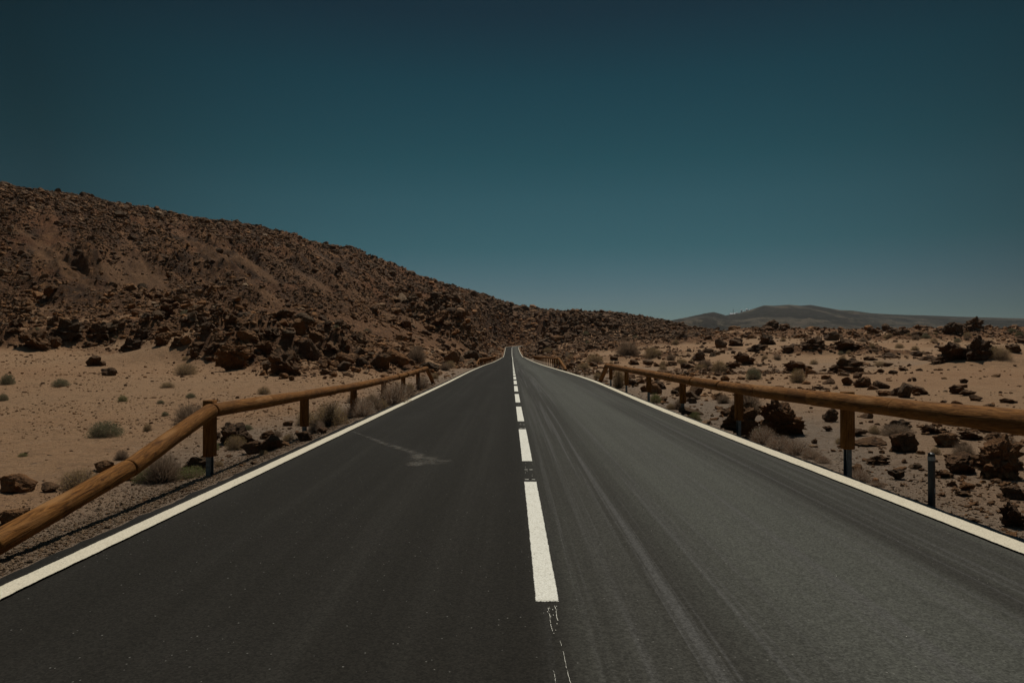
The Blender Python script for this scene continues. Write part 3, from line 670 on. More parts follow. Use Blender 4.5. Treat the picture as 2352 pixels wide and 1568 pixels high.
    for g_ in (7.62, 12.66): 
        splat(.17, g_ + .12, .035, .018); splat(.24, g_ + .12, .03, .014)
        splat(.17, g_ + .75, .03, .016); splat(.235, g_ + .75, .03, .016)
    for j in range(9): splat(random.uniform(-3, 3.4), random.uniform(2.8, 9), random.uniform(.001, .003), random.uniform(.002, .005))
    me = bpy.data.meshes.new('paint_drips'); me.from_pydata(V, [], F); me.update(); attr(me, 'edge', np.ones(len(V))); attr(me, 'warm', np.zeros(len(V)))
    link('paint_drips', me, M_PAINT, road)
    # dusty dried stain in the left lane
    def fp(x, y):  # pixel in the 2352 wide picture on the near road
        z = FD * 1.475 / (y - 797); return (x - 1176) / FD * z, z
    pts = [(812, 986), (850, 1000), (880, 1012), (915, 1023), (945, 1031), (962, 1040), (972, 1052)]; wid = [.02, .035, .05, .07, .07, .09, .1]
    blobs = [(975, 1052, .20), (1005, 1055, .13), (955, 1060, .11), (1025, 1053, .07), (962, 1044, .10)]
    gx, gy = np.meshgrid(np.linspace(-3.0, -.6, 150), np.linspace(7.4, 13, 200)); A = np.zeros(gx.shape)
    P_ = [fp(*p) for p in pts]
    for (a, b_), w0, w1 in zip(zip(P_[:-1], P_[1:]), wid[:-1], wid[1:]):
        ax, ay = a; bx, by = b_; L2 = (bx - ax) ** 2 + (by - ay) ** 2; t = np.clip(((gx - ax) * (bx - ax) + (gy - ay) * (by - ay)) / L2, 0, 1)
        dist = np.hypot(gx - ax - t * (bx - ax), (gy - ay - t * (by - ay))); w = w0 + (w1 - w0) * t
        A = np.maximum(A, (1 - sstep(.5, 1.5, dist / w)) * (.45 + .4 * t))
    for (bx, by, r_) in blobs:
        X_, Y_ = fp(bx, by); A = np.maximum(A, 1 - sstep(.4, 1.5, np.hypot(gx - X_, (gy - Y_) * .75) / r_))
    A = A * np.clip(.65 + 1.3 * fbm(gx * 10, gy * 8, o=4, seed=55), 0, 1)
    keep = A > .01; ix = np.arange(gx.size).reshape(gx.shape); F = np.stack([ix[:-1, :-1], ix[:-1, 1:], ix[1:, 1:], ix[1:, :-1]], -1)
    fk = (keep[:-1, :-1] | keep[1:, 1:] | keep[:-1, 1:] | keep[1:, :-1]); F = F[fk]
    used = np.unique(F); mp = np.zeros(gx.size, np.int64); mp[used] = np.arange(len(used))
    V = np.stack([gx.ravel()[used], gy.ravel()[used], road_h(gy.ravel()[used]) + EYE + .004], 1)
    me = mesh_np('dust_stain', V, mp[F], True); attr(me, 'alpha', A.ravel()[used])
    m, nt, b = mat('dried_dust'); N = NT(nt); P = N.n('ShaderNodeNewGeometry').outputs['Position']; al = N.n('ShaderNodeAttribute', attribute_name='alpha').outputs['Fac']
    N.l(N.mix(N.noise(P, 40, 3), (.11, .098, .08), (.17, .15, .12)), b.inputs['Base Color']); b.inputs['Roughness'].default_value = .95
    sp = N.rng(N.noise(P, 30, 4, .8), .3, .62); f = N.math('MULTIPLY', N.math('MULTIPLY', al, sp), .72)
    tr = N.n('ShaderNodeBsdfTransparent'); mx = N.n('ShaderNodeMixShader'); N.l(f, mx.inputs[0]); N.l(tr.outputs[0], mx.inputs[1]); N.l(b.outputs[0], mx.inputs[2]); N.l(mx.outputs[0], nt.nodes['Material Output'].inputs['Surface'])
    link('dust_stain', me, m, road)
build_road()

# ------------------------------------------------------------------ guard rails of round timber
def log_mesh(length, r0, r1, seed, holes=(), hole_ang=0):
    """log along +Z starting at z=0, with eased ends; holes: list of z"""
    seg = 28; n = max(8, int(length / .06)); z = np.concatenate([[0, .004, .015], np.linspace(.03, length - .03, n), [length - .015, length - .004, length]])
    rs = np.interp(z, [0, length], [r0, r1]); ease = np.ones_like(z); ease[0] = .93; ease[1] = .97; ease[2] = .99; ease[-1] = .93; ease[-2] = .97; ease[-3] = .99
    a = np.linspace(0, 2 * np.pi, seg, endpoint=False); A, Z = np.meshgrid(a, z)
    rr = rs[:, None] * ease[:, None] * (1 + .040 * fbm(np.cos(A) * 1.2 + seed * 3, np.sin(A) * 1.2, Z * 2.0, o=3, seed=seed) + .006 * vnoise(np.cos(A) * 6, np.sin(A) * 6, Z * 5, seed))
    bend = .008 * np.sin(Z / length * np.pi + seed)
    V = np.stack([rr * np.cos(A) + bend, rr * np.sin(A), Z], -1).reshape(-1, 3)
    nz = len(z); ix = np.arange(nz * seg).reshape(nz, seg); nx = np.roll(ix, -1, 1)
    F4 = np.stack([ix[:-1], nx[:-1], nx[1:], ix[1:]], -1).reshape(-1, 4)
    V = np.vstack([V, [[0, 0, z[0]], [0, 0, z[-1]]]]); c0, c1 = nz * seg, nz * seg + 1
    F3 = np.vstack([np.stack([nx[0], ix[0], np.full(seg, c0)], 1), np.stack([ix[-1], nx[-1], np.full(seg, c1)], 1)])
    nbody = len(F4) + len(F3); allF3 = [F3]
    # bolt holes: shallow dark discs 2 mm proud
    mi = [0] * nbody
    vv = [V]; base = len(V); extra = []
    for hz in holes:
        rad = float(np.interp(hz, [0, length], [r0, r1])) * 1.012 + .003
        m = 10; c = np.array([rad * math.cos(hole_ang), rad * math.sin(hole_ang), hz]); t1 = np.array([-math.sin(hole_ang), math.cos(hole_ang), 0]); t2 = np.array([0, 0, 1.])
        ring = [c + (t1 * math.cos(q) * .011 + t2 * math.sin(q) * .017) - np.array([math.cos(hole_ang), math.sin(hole_ang), 0]) * .0008 for q in np.linspace(0, 2 * np.pi, m, endpoint=False)]
        vv.append(np.array(ring + [c])); extra.append(np.stack([base + np.arange(m), base + (np.arange(m) + 1) % m, np.full(m, base + m)], 1)); base += m + 1
    if extra: allF3 += extra
    me = mesh_np('log', np.vstack(vv), [F4, np.vstack(allF3)], True)
    me.materials.append(M_WOOD); me.materials.append(M_HOLE_GAP)
    k = len(F4) + len(F3); mat_i = np.zeros(len(me.polygons), np.int32); mat_i[k:] = 1; me.polygons.foreach_set('material_index', mat_i)
    return me
def place_axis(o, a, b, root):
    a = Vector(a); b = Vector(b); q = (b - a).to_track_quat('Z', 'Y'); o.rotation_mode = 'QUATERNION'; o.rotation_quaternion = q; o.location = a - root.location
def half_post(height, r, seed):
    seg = 20; a = np.linspace(0, 2 * np.pi, seg, endpoint=False); z = np.linspace(0, height, 14)
    A, Z = np.meshgrid(a, z); rr = r * (1 + .02 * vnoise(np.cos(A) * 2 + seed, np.sin(A) * 2, Z * 3, seed))
    X = rr * np.cos(A); X = np.clip(X, -r * .78, r)
    V = np.stack([X, rr * np.sin(A), Z], -1).reshape(-1, 3); ix = np.arange(len(z) * seg).reshape(len(z), seg); nx = np.roll(ix, -1, 1)
    F4 = np.stack([ix[:-1], nx[:-1], nx[1:], ix[1:]], -1).reshape(-1, 4); V = np.vstack([V, [[0, 0, 0], [0, 0, height]]])
    n = len(z) * seg; F3 = np.vstack([np.stack([nx[0], ix[0], np.full(seg, n)], 1), np.stack([ix[-1], nx[-1], np.full(seg, n + 1)], 1)])
    me = mesh_np('post', V, [F4, F3], True); me.materials.append(M_WOOD); return me
def steel_mesh(h):
    bm = bmesh.new()   # C profile
    box_bm(bm, .005, .10, h, (0.028, 0, h / 2)); box_bm(bm, .05, .005, h, (.0, .0475, h / 2)); box_bm(bm, .05, .005, h, (.0, -.0475, h / 2)); box_bm(bm, .005, .02, h, (-.026, .036, h / 2)); box_bm(bm, .005, .02, h, (-.026, -.036, h / 2))
    me = bpy.data.meshes.new('steel_foot'); bm.to_mesh(me); bm.free(); me.materials.append(M_STEEL); return me
STEEL = steel_mesh(1.0)
def guardrail(label, zfun, xrail, posts, y0, y1, side, end_near=None, end_far=None, dia=.2, knee=.42, tops=(), hole_ang=3.9, joint0=None, step=2.0, detail=True):
    """side=+1 : posts stand to the right of the rail"""
    root = empty('log_guardrail', (xrail(y0), y0, ground_z(xrail(y0), y0))); tag(root, label, 'guardrail', 'round timber guardrails along the road')
    js = [y0]; y = joint0 if joint0 else y0 + step
    while y < y1 - .3: js.append(y); y += step
    js.append(y1)
    for k, (a, b) in enumerate(zip(js[:-1], js[1:])):
        A = (xrail(a), a + .007, zfun(a) + EYE); B = (xrail(b), b - .007, zfun(b) + EYE); ln = (Vector(B) - Vector(A)).length
        r_ = dia / 2 * random.uniform(.955, 1.04); t_ = random.uniform(-.005, .005)
        holes = (.05, .16, ln - .07, ln - .19) if detail else ()
        me = log_mesh(ln, r_ + t_, r_ - t_, k + int(a * 3) % 50, holes, hole_ang)
        o = link('rail_log', me, None, root); place_axis(o, A, B, root)
    if detail:
        for a in js[1:-1]:  # dark cylinder added inside each joint so the gap looks shaded
            bm = bmesh.new(); cyl_bm(bm, .074, .074, -.05, .05, 16); o = bm_obj('joint_gap_shade', bm, M_HOLE_GAP, root); place_axis(o, (xrail(a), a, zfun(a) + EYE), (xrail(a + .1), a + .1, zfun(a + .1) + EYE), root)
    for k, py in enumerate(posts):
        px_ = xrail(py) + side * .13; top = zfun(py) + EYE + (.115 if k in tops else -.03)
        g = ground_z(px_, py) + (-.02); bot = max(zfun(py) + EYE - .62, g + .02) if knee else g - .1
        bot = zfun(py) + EYE - .60
        o = link('post', half_post(top - bot, .086, k), None, root); o.location = Vector((px_, py, bot)) - root.location; o.rotation_euler = (0, 0, 0 if side > 0 else math.pi)
        s = link('steel_foot', STEEL, None, o); s.location = (0, 0, -(bot - g) - .15); s.scale = (1, 1, (bot - g) + .15 + .25)
    for pts in (end_near, end_far):
        if not pts: continue
        for k, (A, B) in enumerate(zip(pts[:-1], pts[1:])):
            A_ = (A[0], A[1], A[2] + EYE); B_ = (B[0], B[1], B[2] + EYE); ln = (Vector(B_) - Vector(A_)).length
            me = log_mesh(ln - .006, dia / 2 * 1.0, dia / 2 * 1.02, 60 + k, (.06, .19, ln - .08, ln - .22) if detail else (), -1.9 if side < 0 else 4.2)
            o = link('end_log', me, None, root); place_axis(o, A_, B_, root)
    return root
zr = lambda y: float(np.interp(y, [2, 5.4, 8.5, 12.6, 16.7, 20.9, 24.9, 29.2], [-.585, -.60, -.675, -.755, -.785, -.785, -.805, -.79]))
guardrail('long near guardrail of brown logs on the right side of the road', zr, lambda y: 4.09, [4.4, 8.6, 12.72, 16.9, 21.1, 25.2, 29.2], 2.2, 29.5, +1,
          end_far=[(4.09, 29.5, -.80), (4.13, 32.3, -1.72)], tops=(1, 3), hole_ang=2.75, joint0=3.2 + .0, step=2.03)
zl = lambda y: float(np.interp(y, [8.4, 12.35, 16.2, 20, 23.6, 27, 30.2], [-.79, -.87, -.94, -.97, -.985, -.965, -.93]))
guardrail('near guardrail of brown logs on the left whose first log slopes into the sand', zl, lambda y: -3.75, [8.78, 12.78, 16.75, 20.7, 24.4, 28.2], 8.55, 30.0, -1,
          end_near=[(-3.75, 8.51, -.79), (-3.78, 6.74, -1.20), (-3.87, 5.05, -1.475), (-3.93, 3.9, -1.66)], end_far=[(-3.75, 30.0, -.935), (-3.93, 34.2, -1.84)], dia=.185, tops=(0,), hole_ang=-1.1, step=1.95)
zl2 = lambda y: float(road_h(y)) + .70
guardrail('short distant guardrail on the left before the road dips', zl2, lambda y: -3.78, list(np.arange(80, 164, 4.0)), 79, 166, -1,
          end_near=[(-3.78, 79, float(zl2(79))), (-4.1, 75.5, float(road_h(75)) - .15)], dia=.2, step=4.0, detail=False)
zr2 = lambda y: float(road_h(y)) + .84
guardrail('distant guardrail with many posts on the right before the road dips', zr2, lambda y: 4.35, list(np.arange(64, 142, 4.0)), 63.5, 144, +1,
          end_near=[(4.35, 63.5, zr2(63.5)), (4.62, 58.2, float(road_h(58)) - .10)], dia=.22, step=4.0, detail=False)
# ------------------------------------------------------------------ roadside marker post
def marker():
    x, y = 4.16, 6.78; g = float(road_h(y)) + EYE - .16
    t = empty('marker_post', (x, y, g)); tag(t, 'thin black marker post with grey band beneath the right guardrail', 'marker post')
    bm = bmesh.new(); cyl_bm(bm, .033, .032, 0, .535, 24); o = bm_obj('post', bm, M_BLACK, t, False)
    bm = bmesh.new(); cyl_bm(bm, .0345, .0345, .535, .572, 24); bm_obj('reflector_band', bm, M_REFL, t)
    bm = bmesh.new(); cyl_bm(bm, .033, .031, .572, .60, 24); cyl_bm(bm, .031, .012, .60, .612, 24); bm_obj('cap', bm, M_BLACK, t)
    bm = bmesh.new(); box_bm(bm, .012, .004, .05, (.012, -.033, .24)); bm_obj('sticker', bm, M_REFL, t)
marker()
# ------------------------------------------------------------------ rocks
def ico(sub):
    bm = bmesh.new(); bmesh.ops.create_icosphere(bm, subdivisions=sub, radius=1); bm.verts.ensure_lookup_table()
    v = np.array([x.co[:] for x in bm.verts]); f = np.array([[q.index for q in p.verts] for p in bm.faces]); bm.free(); return v, f
ICO = {s: ico(s) for s in (1, 2, 3, 4, 5)}
def rock_shape(sub, seed, style):
    r = np.random.default_rng(seed); v, f = ICO[sub]; v = v.copy()
    sq = np.array([1, r.uniform(.75, 1), r.uniform(.7, 1)]); v = v * sq
    ncut = {'angular': 20, 'lava': 15, 'wedge': 12, 'rounded': 13}[style]
    for k in range(ncut):
        n = r.normal(size=3); n /= np.linalg.norm(n); c = r.uniform(.34, .72) if style != 'rounded' else r.uniform(.52, .85)
        dd = v @ n; over = dd > c; v[over] -= np.outer(dd[over] - c, n) * .96
    if style == 'wedge': v[:, 2] *= .55 + .45 * np.clip(v[:, 0] + .3, 0, 1.2)
    nr = v / (np.linalg.norm(v, axis=1)[:, None] + 1e-9); s = seed * .37
    a = {'angular': .16, 'lava': .40, 'wedge': .10, 'rounded': .17}[style]
    n1 = fbm(nr[:, 0] * 1.5 + s, nr[:, 1] * 1.5, nr[:, 2] * 1.5, o=2, seed=seed)
    q = v * 3.2 + s; n2 = fbm(q[:, 0], q[:, 1], q[:, 2], o=3, seed=seed + 1)
    q = v * 7 + s; n3 = 1 - 2 * np.abs(vnoise(q[:, 0], q[:, 1], q[:, 2], seed + 2)) if sub >= 3 else 0
    v = v * (1 + a * 1.0 * n1 + a * 1.1 * n2 + a * .5 * n3)[:, None]
    if sub >= 4: q = v * 13 + s; v = v * (1 + a * .75 * fbm(q[:, 0], q[:, 1], q[:, 2], o=3, seed=seed + 3, gain=.7))[:, None]
    v -= (v.max(0) + v.min(0)) / 2; v /= np.abs(v).max(0)
    return v, f
STYLES = ['angular', 'lava', 'angular', 'rounded', 'wedge', 'lava', 'angular', 'lava']
PROTO = {}
def proto(sub, k):
    if (sub, k) not in PROTO:
        v, f = rock_shape(sub, 100 + k * 7, STYLES[k % 8]); me = mesh_np('boulder', v, f, False); me.materials.append(M_ROCK); PROTO[(sub, k)] = me
    return PROTO[(sub, k)]
def rotmats(n, r, tilt=.5):
    a = r.uniform(0, 2 * np.pi, n); ax = r.normal(size=(n, 3)); ax /= np.linalg.norm(ax, axis=1)[:, None]; t = r.uniform(-tilt, tilt, n)
    ca, sa = np.cos(a), np.sin(a); Z = np.zeros((n, 3, 3)); Z[:, 0, 0] = ca; Z[:, 0, 1] = -sa; Z[:, 1, 0] = sa; Z[:, 1, 1] = ca; Z[:, 2, 2] = 1
    K = np.zeros((n, 3, 3)); K[:, 0, 1] = -ax[:, 2]; K[:, 0, 2] = ax[:, 1]; K[:, 1, 0] = ax[:, 2]; K[:, 1, 2] = -ax[:, 0]; K[:, 2, 0] = -ax[:, 1]; K[:, 2, 1] = ax[:, 0]
    return (np.eye(3) + np.sin(t)[:, None, None] * K + (1 - np.cos(t))[:, None, None] * (K @ K)) @ Z
def rock_field(name, P, rad, sub_of, tone, dark, label, seed):
    """one mesh of many loose stones; P (n,3) ground points, rad (n,3) half sizes"""
    r = np.random.default_rng(seed); n = len(P); Rm = rotmats(n, r); VV = []; FF = []; TT = []; DD = []; base = 0
    kind = r.integers(0, 8, n)
    for sub in np.unique(sub_of):
        for k in range(8):
            m = np.nonzero((sub_of == sub) & (kind == k))[0]
            if not len(m): continue
            v, f = rock_shape(int(sub), 300 + k * 11 + int(sub), STYLES[k])
            vs = np.einsum('nij,nvj->nvi', Rm[m], v[None] * rad[m][:, None, :] ) + P[m][:, None, :]
            vs[:, :, 2] += (rad[m, 2] * .3)[:, None]
            nv = len(v); ff = f[None] + (base + np.arange(len(m)) * nv)[:, None, None]; base += nv * len(m)
            VV.append(vs.reshape(-1, 3)); FF.append(ff.reshape(-1, 3)); TT.append(np.repeat(tone[m], nv)); DD.append(np.repeat(dark[m], nv))
    me = mesh_np(name, np.vstack(VV), np.vstack(FF), False); attr(me, 'tone', np.concatenate(TT)); attr(me, 'dark', np.concatenate(DD))
    o = link(name, me, M_RUB); tag(o, label, 'rubble', kind='stuff'); return o
def wpt(px, d): x = (px - 1176) / FD * d; return x, d
def offroad(x, y, m=.35):
    yl = np.minimum(y, 355); lat = np.maximum(sm(LINE_L, yl) - x, x - sm(LINE_R, yl))
    rad = np.hypot(x - CR, y - 355); lat = np.where((y > 355) & (x < CR), np.abs(rad - CR) - 3.4, lat); return lat > m + .2
cand = []     # pool of natural stones : dict arrays
def add_pool(region, px, d, rpx, aspect=(.45, .9), tone=(.1, .95), dark=0., sink=0.):
    x, y = wpt(px, d); r = rpx * d / FD; ok = offroad(x, y, .12) & offroad(x, y, 0.02 + r); x, y, r, px, d, rpx = [a[ok] for a in (x, y, r, px, d, rpx)]
    z = terrain(x, y) + EYE; n = len(x); dk = np.full(n, dark) if np.isscalar(dark) else dark[ok]
    tn = rng.uniform(tone[0], tone[1], n)
    rad = np.stack([r * rng.uniform(.8, 1.25, n), r * rng.uniform(.7, 1.1, n), r * rng.uniform(*aspect, n)], 1)
    cand.append(dict(region=np.array([region] * n), P=np.stack([x, y, z - sink * rad[:, 2]], 1), rad=rad, px=px, rpx=rpx, tone=tn, dark=dk))
def logn(n, med, sig, lo, hi): return np.clip(np.exp(rng.normal(math.log(med), sig, n)), lo, hi)
# A: hillside
n = 125000; px = rng.uniform(-160, 1290, n); D, _ = knots(px); f = rng.uniform(0, 1, n) ** .92; d = D[:, 7] * 1.02 * (D[:, 8] * 1.01 / (D[:, 7] * 1.02)) ** f
x, y = wpt(px, d); u = x * .58 - y * .81; v = x * .81 + y * .58
den = .60 + 1.5 * fbm(u * .018, v * .085, o=3, seed=101) + 1.3 * fbm(u * .022, v * .30, o=3, seed=103) + .40 * np.clip((f - .45) * 2.2, 0, 1)
iy = 797 - terrain(x, y) * FD / d
scm = scree_mask(px, iy); den -= 1.6 * scm
den = np.maximum(den, .34 * (den > -.25)); ok = rng.uniform(0, 1, n) < np.clip(den, .03, 1); px, d, f = px[ok], d[ok], f[ok]; n = len(px)
add_pool('hill', px, d, logn(n, 1.40, .62, .6, 12), (.5, 1.), (0, 1), np.where(rng.uniform(0, 1, n) < np.clip(.50 + .28 * f + .5 * fbm(px * .006, f * 3, o=2, seed=5), .2, .9), rng.uniform(.7, 1, n), rng.uniform(-.2, .25, n)).clip(0, 1), .2)
# ridge line boulders on the crest
n = 900; px = rng.uniform(-160, 1290, n); D, _ = knots(px); add_pool('hill', px, D[:, 8] * rng.uniform(.985, 1.0, n), logn(n, 2.0, .5, 1, 7.5), (.6, 1.1), (0, .4), .75)
# B: lava ridge
n = 15000; px = rng.uniform(1262, 1640, n); D, _ = knots(px); f = rng.uniform(0, 1, n); a = D[:, 7] * .96; d = a * (D[:, 8] * 1.01 / a) ** f
add_pool('lava', px, d, logn(n, 1.9, .45, .8, 8) * np.where(f > .8, .6, 1.), (.6, 1.15), (0, .75), np.where(rng.uniform(0, 1, n) < .78, rng.uniform(.7, 1, n), rng.uniform(0, .4, n)), .1)
# C: mounds beside the far road
for (mx, my, rx, ry, am), cnt in zip(MOUNDS[:5], (1100, 500, 1500, 500, 500)):
    a = rng.uniform(0, 2 * np.pi, cnt); q = np.sqrt(rng.uniform(0, 1.5, cnt)); x = mx + rx * q * np.cos(a); y = my + ry * q * np.sin(a)
    add_pool('mound', 1176 + FD * x / y, y, logn(cnt, 2.9, .55, 1.0, 13), (.6, 1.1), (0, .8), np.where(rng.uniform(0, 1, cnt) < .7, rng.uniform(.7, 1, cnt), rng.uniform(0, .4, cnt)), .1)
n = 2600; y = rng.uniform(175, 375, n); x = rng.choice([-1, 1], n) * rng.uniform(4.6, 16, n); add_pool('mound', 1176 + FD * x / y, y, logn(n, 1.9, .55, .8, 7), (.5, 1.0), (0, 1), np.where(rng.uniform(0, 1, n) < .5, rng.uniform(.6, 1, n), 0.1), .1)
for (mx, my, rx, ry, am) in OUTCROPS:
    cnt = int(190 * rx * ry / 5); a = rng.uniform(0, 2 * np.pi, cnt); q = np.sqrt(rng.uniform(0, 1.6, cnt)); x = mx + rx * q * np.cos(a); y = my + ry * q * np.sin(a)
    add_pool('apron', 1176 + FD * x / y, y, logn(cnt, 3.4, .65, 1.0, 20), (.5, 1.0), (0, 1), np.where(rng.uniform(0, 1, cnt) < .45, rng.uniform(.6, 1, cnt), rng.uniform(0, .3, cnt)), .1)
# big crags on the hillside
n = 260; px = rng.uniform(0, 1180, n); D, _ = knots(px); d = D[:, 7] * (D[:, 8] / D[:, 7]) ** rng.uniform(.05, .97, n); x, y = wpt(px, d)
ok = (fbm(x * .033, y * .033, o=3, seed=59) > -.02) & (scree_mask(px, 797 - terrain(x, y) * FD / d) < .2); px, d = px[ok], d[ok]; add_pool('hill', px, d, logn(len(px), 6, .35, 4, 13), (.5, .9), (0, .5), rng.uniform(.2, 1, len(px)), .55)
# D: rubble apron at the foot of the hill
n = 75000; px = rng.uniform(-160, 1150, n); d = np.exp(rng.uniform(math.log(28), math.log(240), n)); D, _ = knots(px); x, y = wpt(px, d)
rm = rub_mask(d, px, D, x); cl = fbm(x * .16, y * .16, o=4, seed=111)
den = rm * np.clip(.62 + 1.5 * cl, .04, 1) + .03 * sstep(24, 34, d) * np.clip(.3 + 2 * cl, 0, 1)
den *= 1 - .93 * np.exp(-((x + 18) / 10.) ** 2 - ((y - 112) / 26.) ** 2); den *= 1 - .8 * np.exp(-((px - 60) / 130.) ** 2 - ((d - 62) / 8.) ** 2)
ok = (rng.uniform(0, 1, n) < den) & (d < D[:, 7] * 1.25); px, d, cl = px[ok], d[ok], cl[ok]; n = len(px)
add_pool('apron', px, d, logn(n, 2.0, .68, .8, 24) * (1 + .5 * np.clip(cl * 2, 0, 1)), (.45, .95), (.1, 1), np.clip(rng.uniform(-.5, .7, n), 0, .9), .05)
# E: lava blocks over the right-hand plain
n = 52000; px = rng.uniform(1270, 2560, n); d = np.exp(rng.uniform(math.log(40), math.log(290), n)); x, y = wpt(px, d)
cl = fbm(x / 13., y / 15., o=4, seed=61) + .22 * sstep(110, 220, d)
c2 = fbm(x / 5., y / 6., o=3, seed=115)
den = sstep(.02, .4, cl + .25 * c2) * .8 + .16 * np.clip(.3 + c2, 0, 1) + sstep(150, 200, d) * .25 + .35 * (px < 1560) * sstep(.0, .4, c2)
iy = 797 - terrain(x, y) * FD / d
for (cx, cy, rx, ry) in [(1860, 828, 130, 20), (1700, 800, 55, 9), (2240, 850, 150, 26), (2080, 800, 70, 13), (1430, 779, 45, 9), (2320, 802, 60, 8), (1650, 836, 70, 9)]:
    den *= 1 - .93 * np.exp(-(((px - cx) / rx) ** 2 + ((iy - cy) / ry) ** 2) ** 1.5)
hm = masks(x, y)[3]; ok = (rng.uniform(0, 1, n) < den) & (hm < .5); px, d, cl = px[ok], d[ok], cl[ok]; n = len(px)
add_pool('plain', px, d, logn(n, 1.7, .66, .7, 15), (.45, 1.0), (0, .9), np.clip(rng.uniform(-.1, 1.1, n), 0, 1), .05)
# F: stones behind the right rail
n = 24000; px = rng.uniform(1340, 2900, n); d = np.exp(rng.uniform(math.log(5.2), math.log(46), n)); x, y = wpt(px, d)
cl = fbm(x / 1.9, y / 2.4, o=4, seed=121); sandgap = sstep(1820, 1960, px) * sstep(14.5, 18, d)
den = np.clip(.30 + 1.5 * cl, .02, 1) * (1 - .86 * sandgap) * (.35 + .65 * sstep(4.6, 6.2, x)) ; ok = (rng.uniform(0, 1, n) < den) & (x > 4.25); px, d = px[ok], d[ok]; n = len(px)
add_pool('verge', px, d, logn(n, 1.9, .78, .7, 22) * np.interp(d, [5, 20], [1.35, 1]), (.45, .95), (.2, 1), np.clip(rng.uniform(-.6, .7, n), 0, .8))
# G: left sand, sparse pebbles
n = 46000; px = rng.uniform(-150, 1050, n); d = np.exp(rng.uniform(math.log(4.6), math.log(60), n)); x, y = wpt(px, d); cl = fbm(x / 2.6, y / 3.4, o=3, seed=131)
den = np.clip(.24 + .8 * cl, .08, 1) * sstep(0, 1, 1); near_verge = (x > -6.2) & (d < 32); den = np.where(near_verge, np.clip(den + .25, 0, 1), den)
ok = (rng.uniform(0, 1, n) < den) & (x < -3.45); px, d = px[ok], d[ok]; n = len(px)
add_pool('sand', px, d, logn(n, 1.15, .5, .6, 6), (.4, .8), (.1, .9), np.clip(rng.uniform(-.3, .8, n), 0, .8))
# H: grit along the broken asphalt edges
n = 34000; y = np.exp(rng.uniform(math.log(3.5), math.log(30), n)); sd_ = rng.choice([-1, 1], n, p=[.78, .22]); off = .19 + np.abs(rng.normal(0, .75, n))
x = np.where(sd_ < 0, sm(LINE_L, y) - off, sm(LINE_R, y) + off); rr = np.clip(np.exp(rng.normal(math.log(.0065), .45, n)), .003, .04)
add_pool('grit', 1176 + FD * x / y, y, rr * FD / y, (.5, .9), (.97, 1), np.clip(rng.uniform(-.7, .4, n), 0, .35))

POOL = {k: np.concatenate([c[k] for c in cand]) for k in cand[0]}
THINGS = []   # (name kind, image x, image y, object, attributes) for the labels
def add_boulder(P, rad, rot, k, sub, tone_word, dark, fx, fy, wpx, hpx, label=None, landmark=None):
    o = bpy.data.objects.new('boulder' if wpx > 24 else 'rock', proto(sub, k)); COL.objects.link(o)
    o.location = P; o.scale = rad; o.rotation_euler = rot; o['dark'] = float(dark)
    THINGS.append(dict(kind='rock', o=o, x=fx, y=fy, w=wpx, h=hpx, style=STYLES[k % 8], dark=dark, label=label, landmark=landmark)); return o
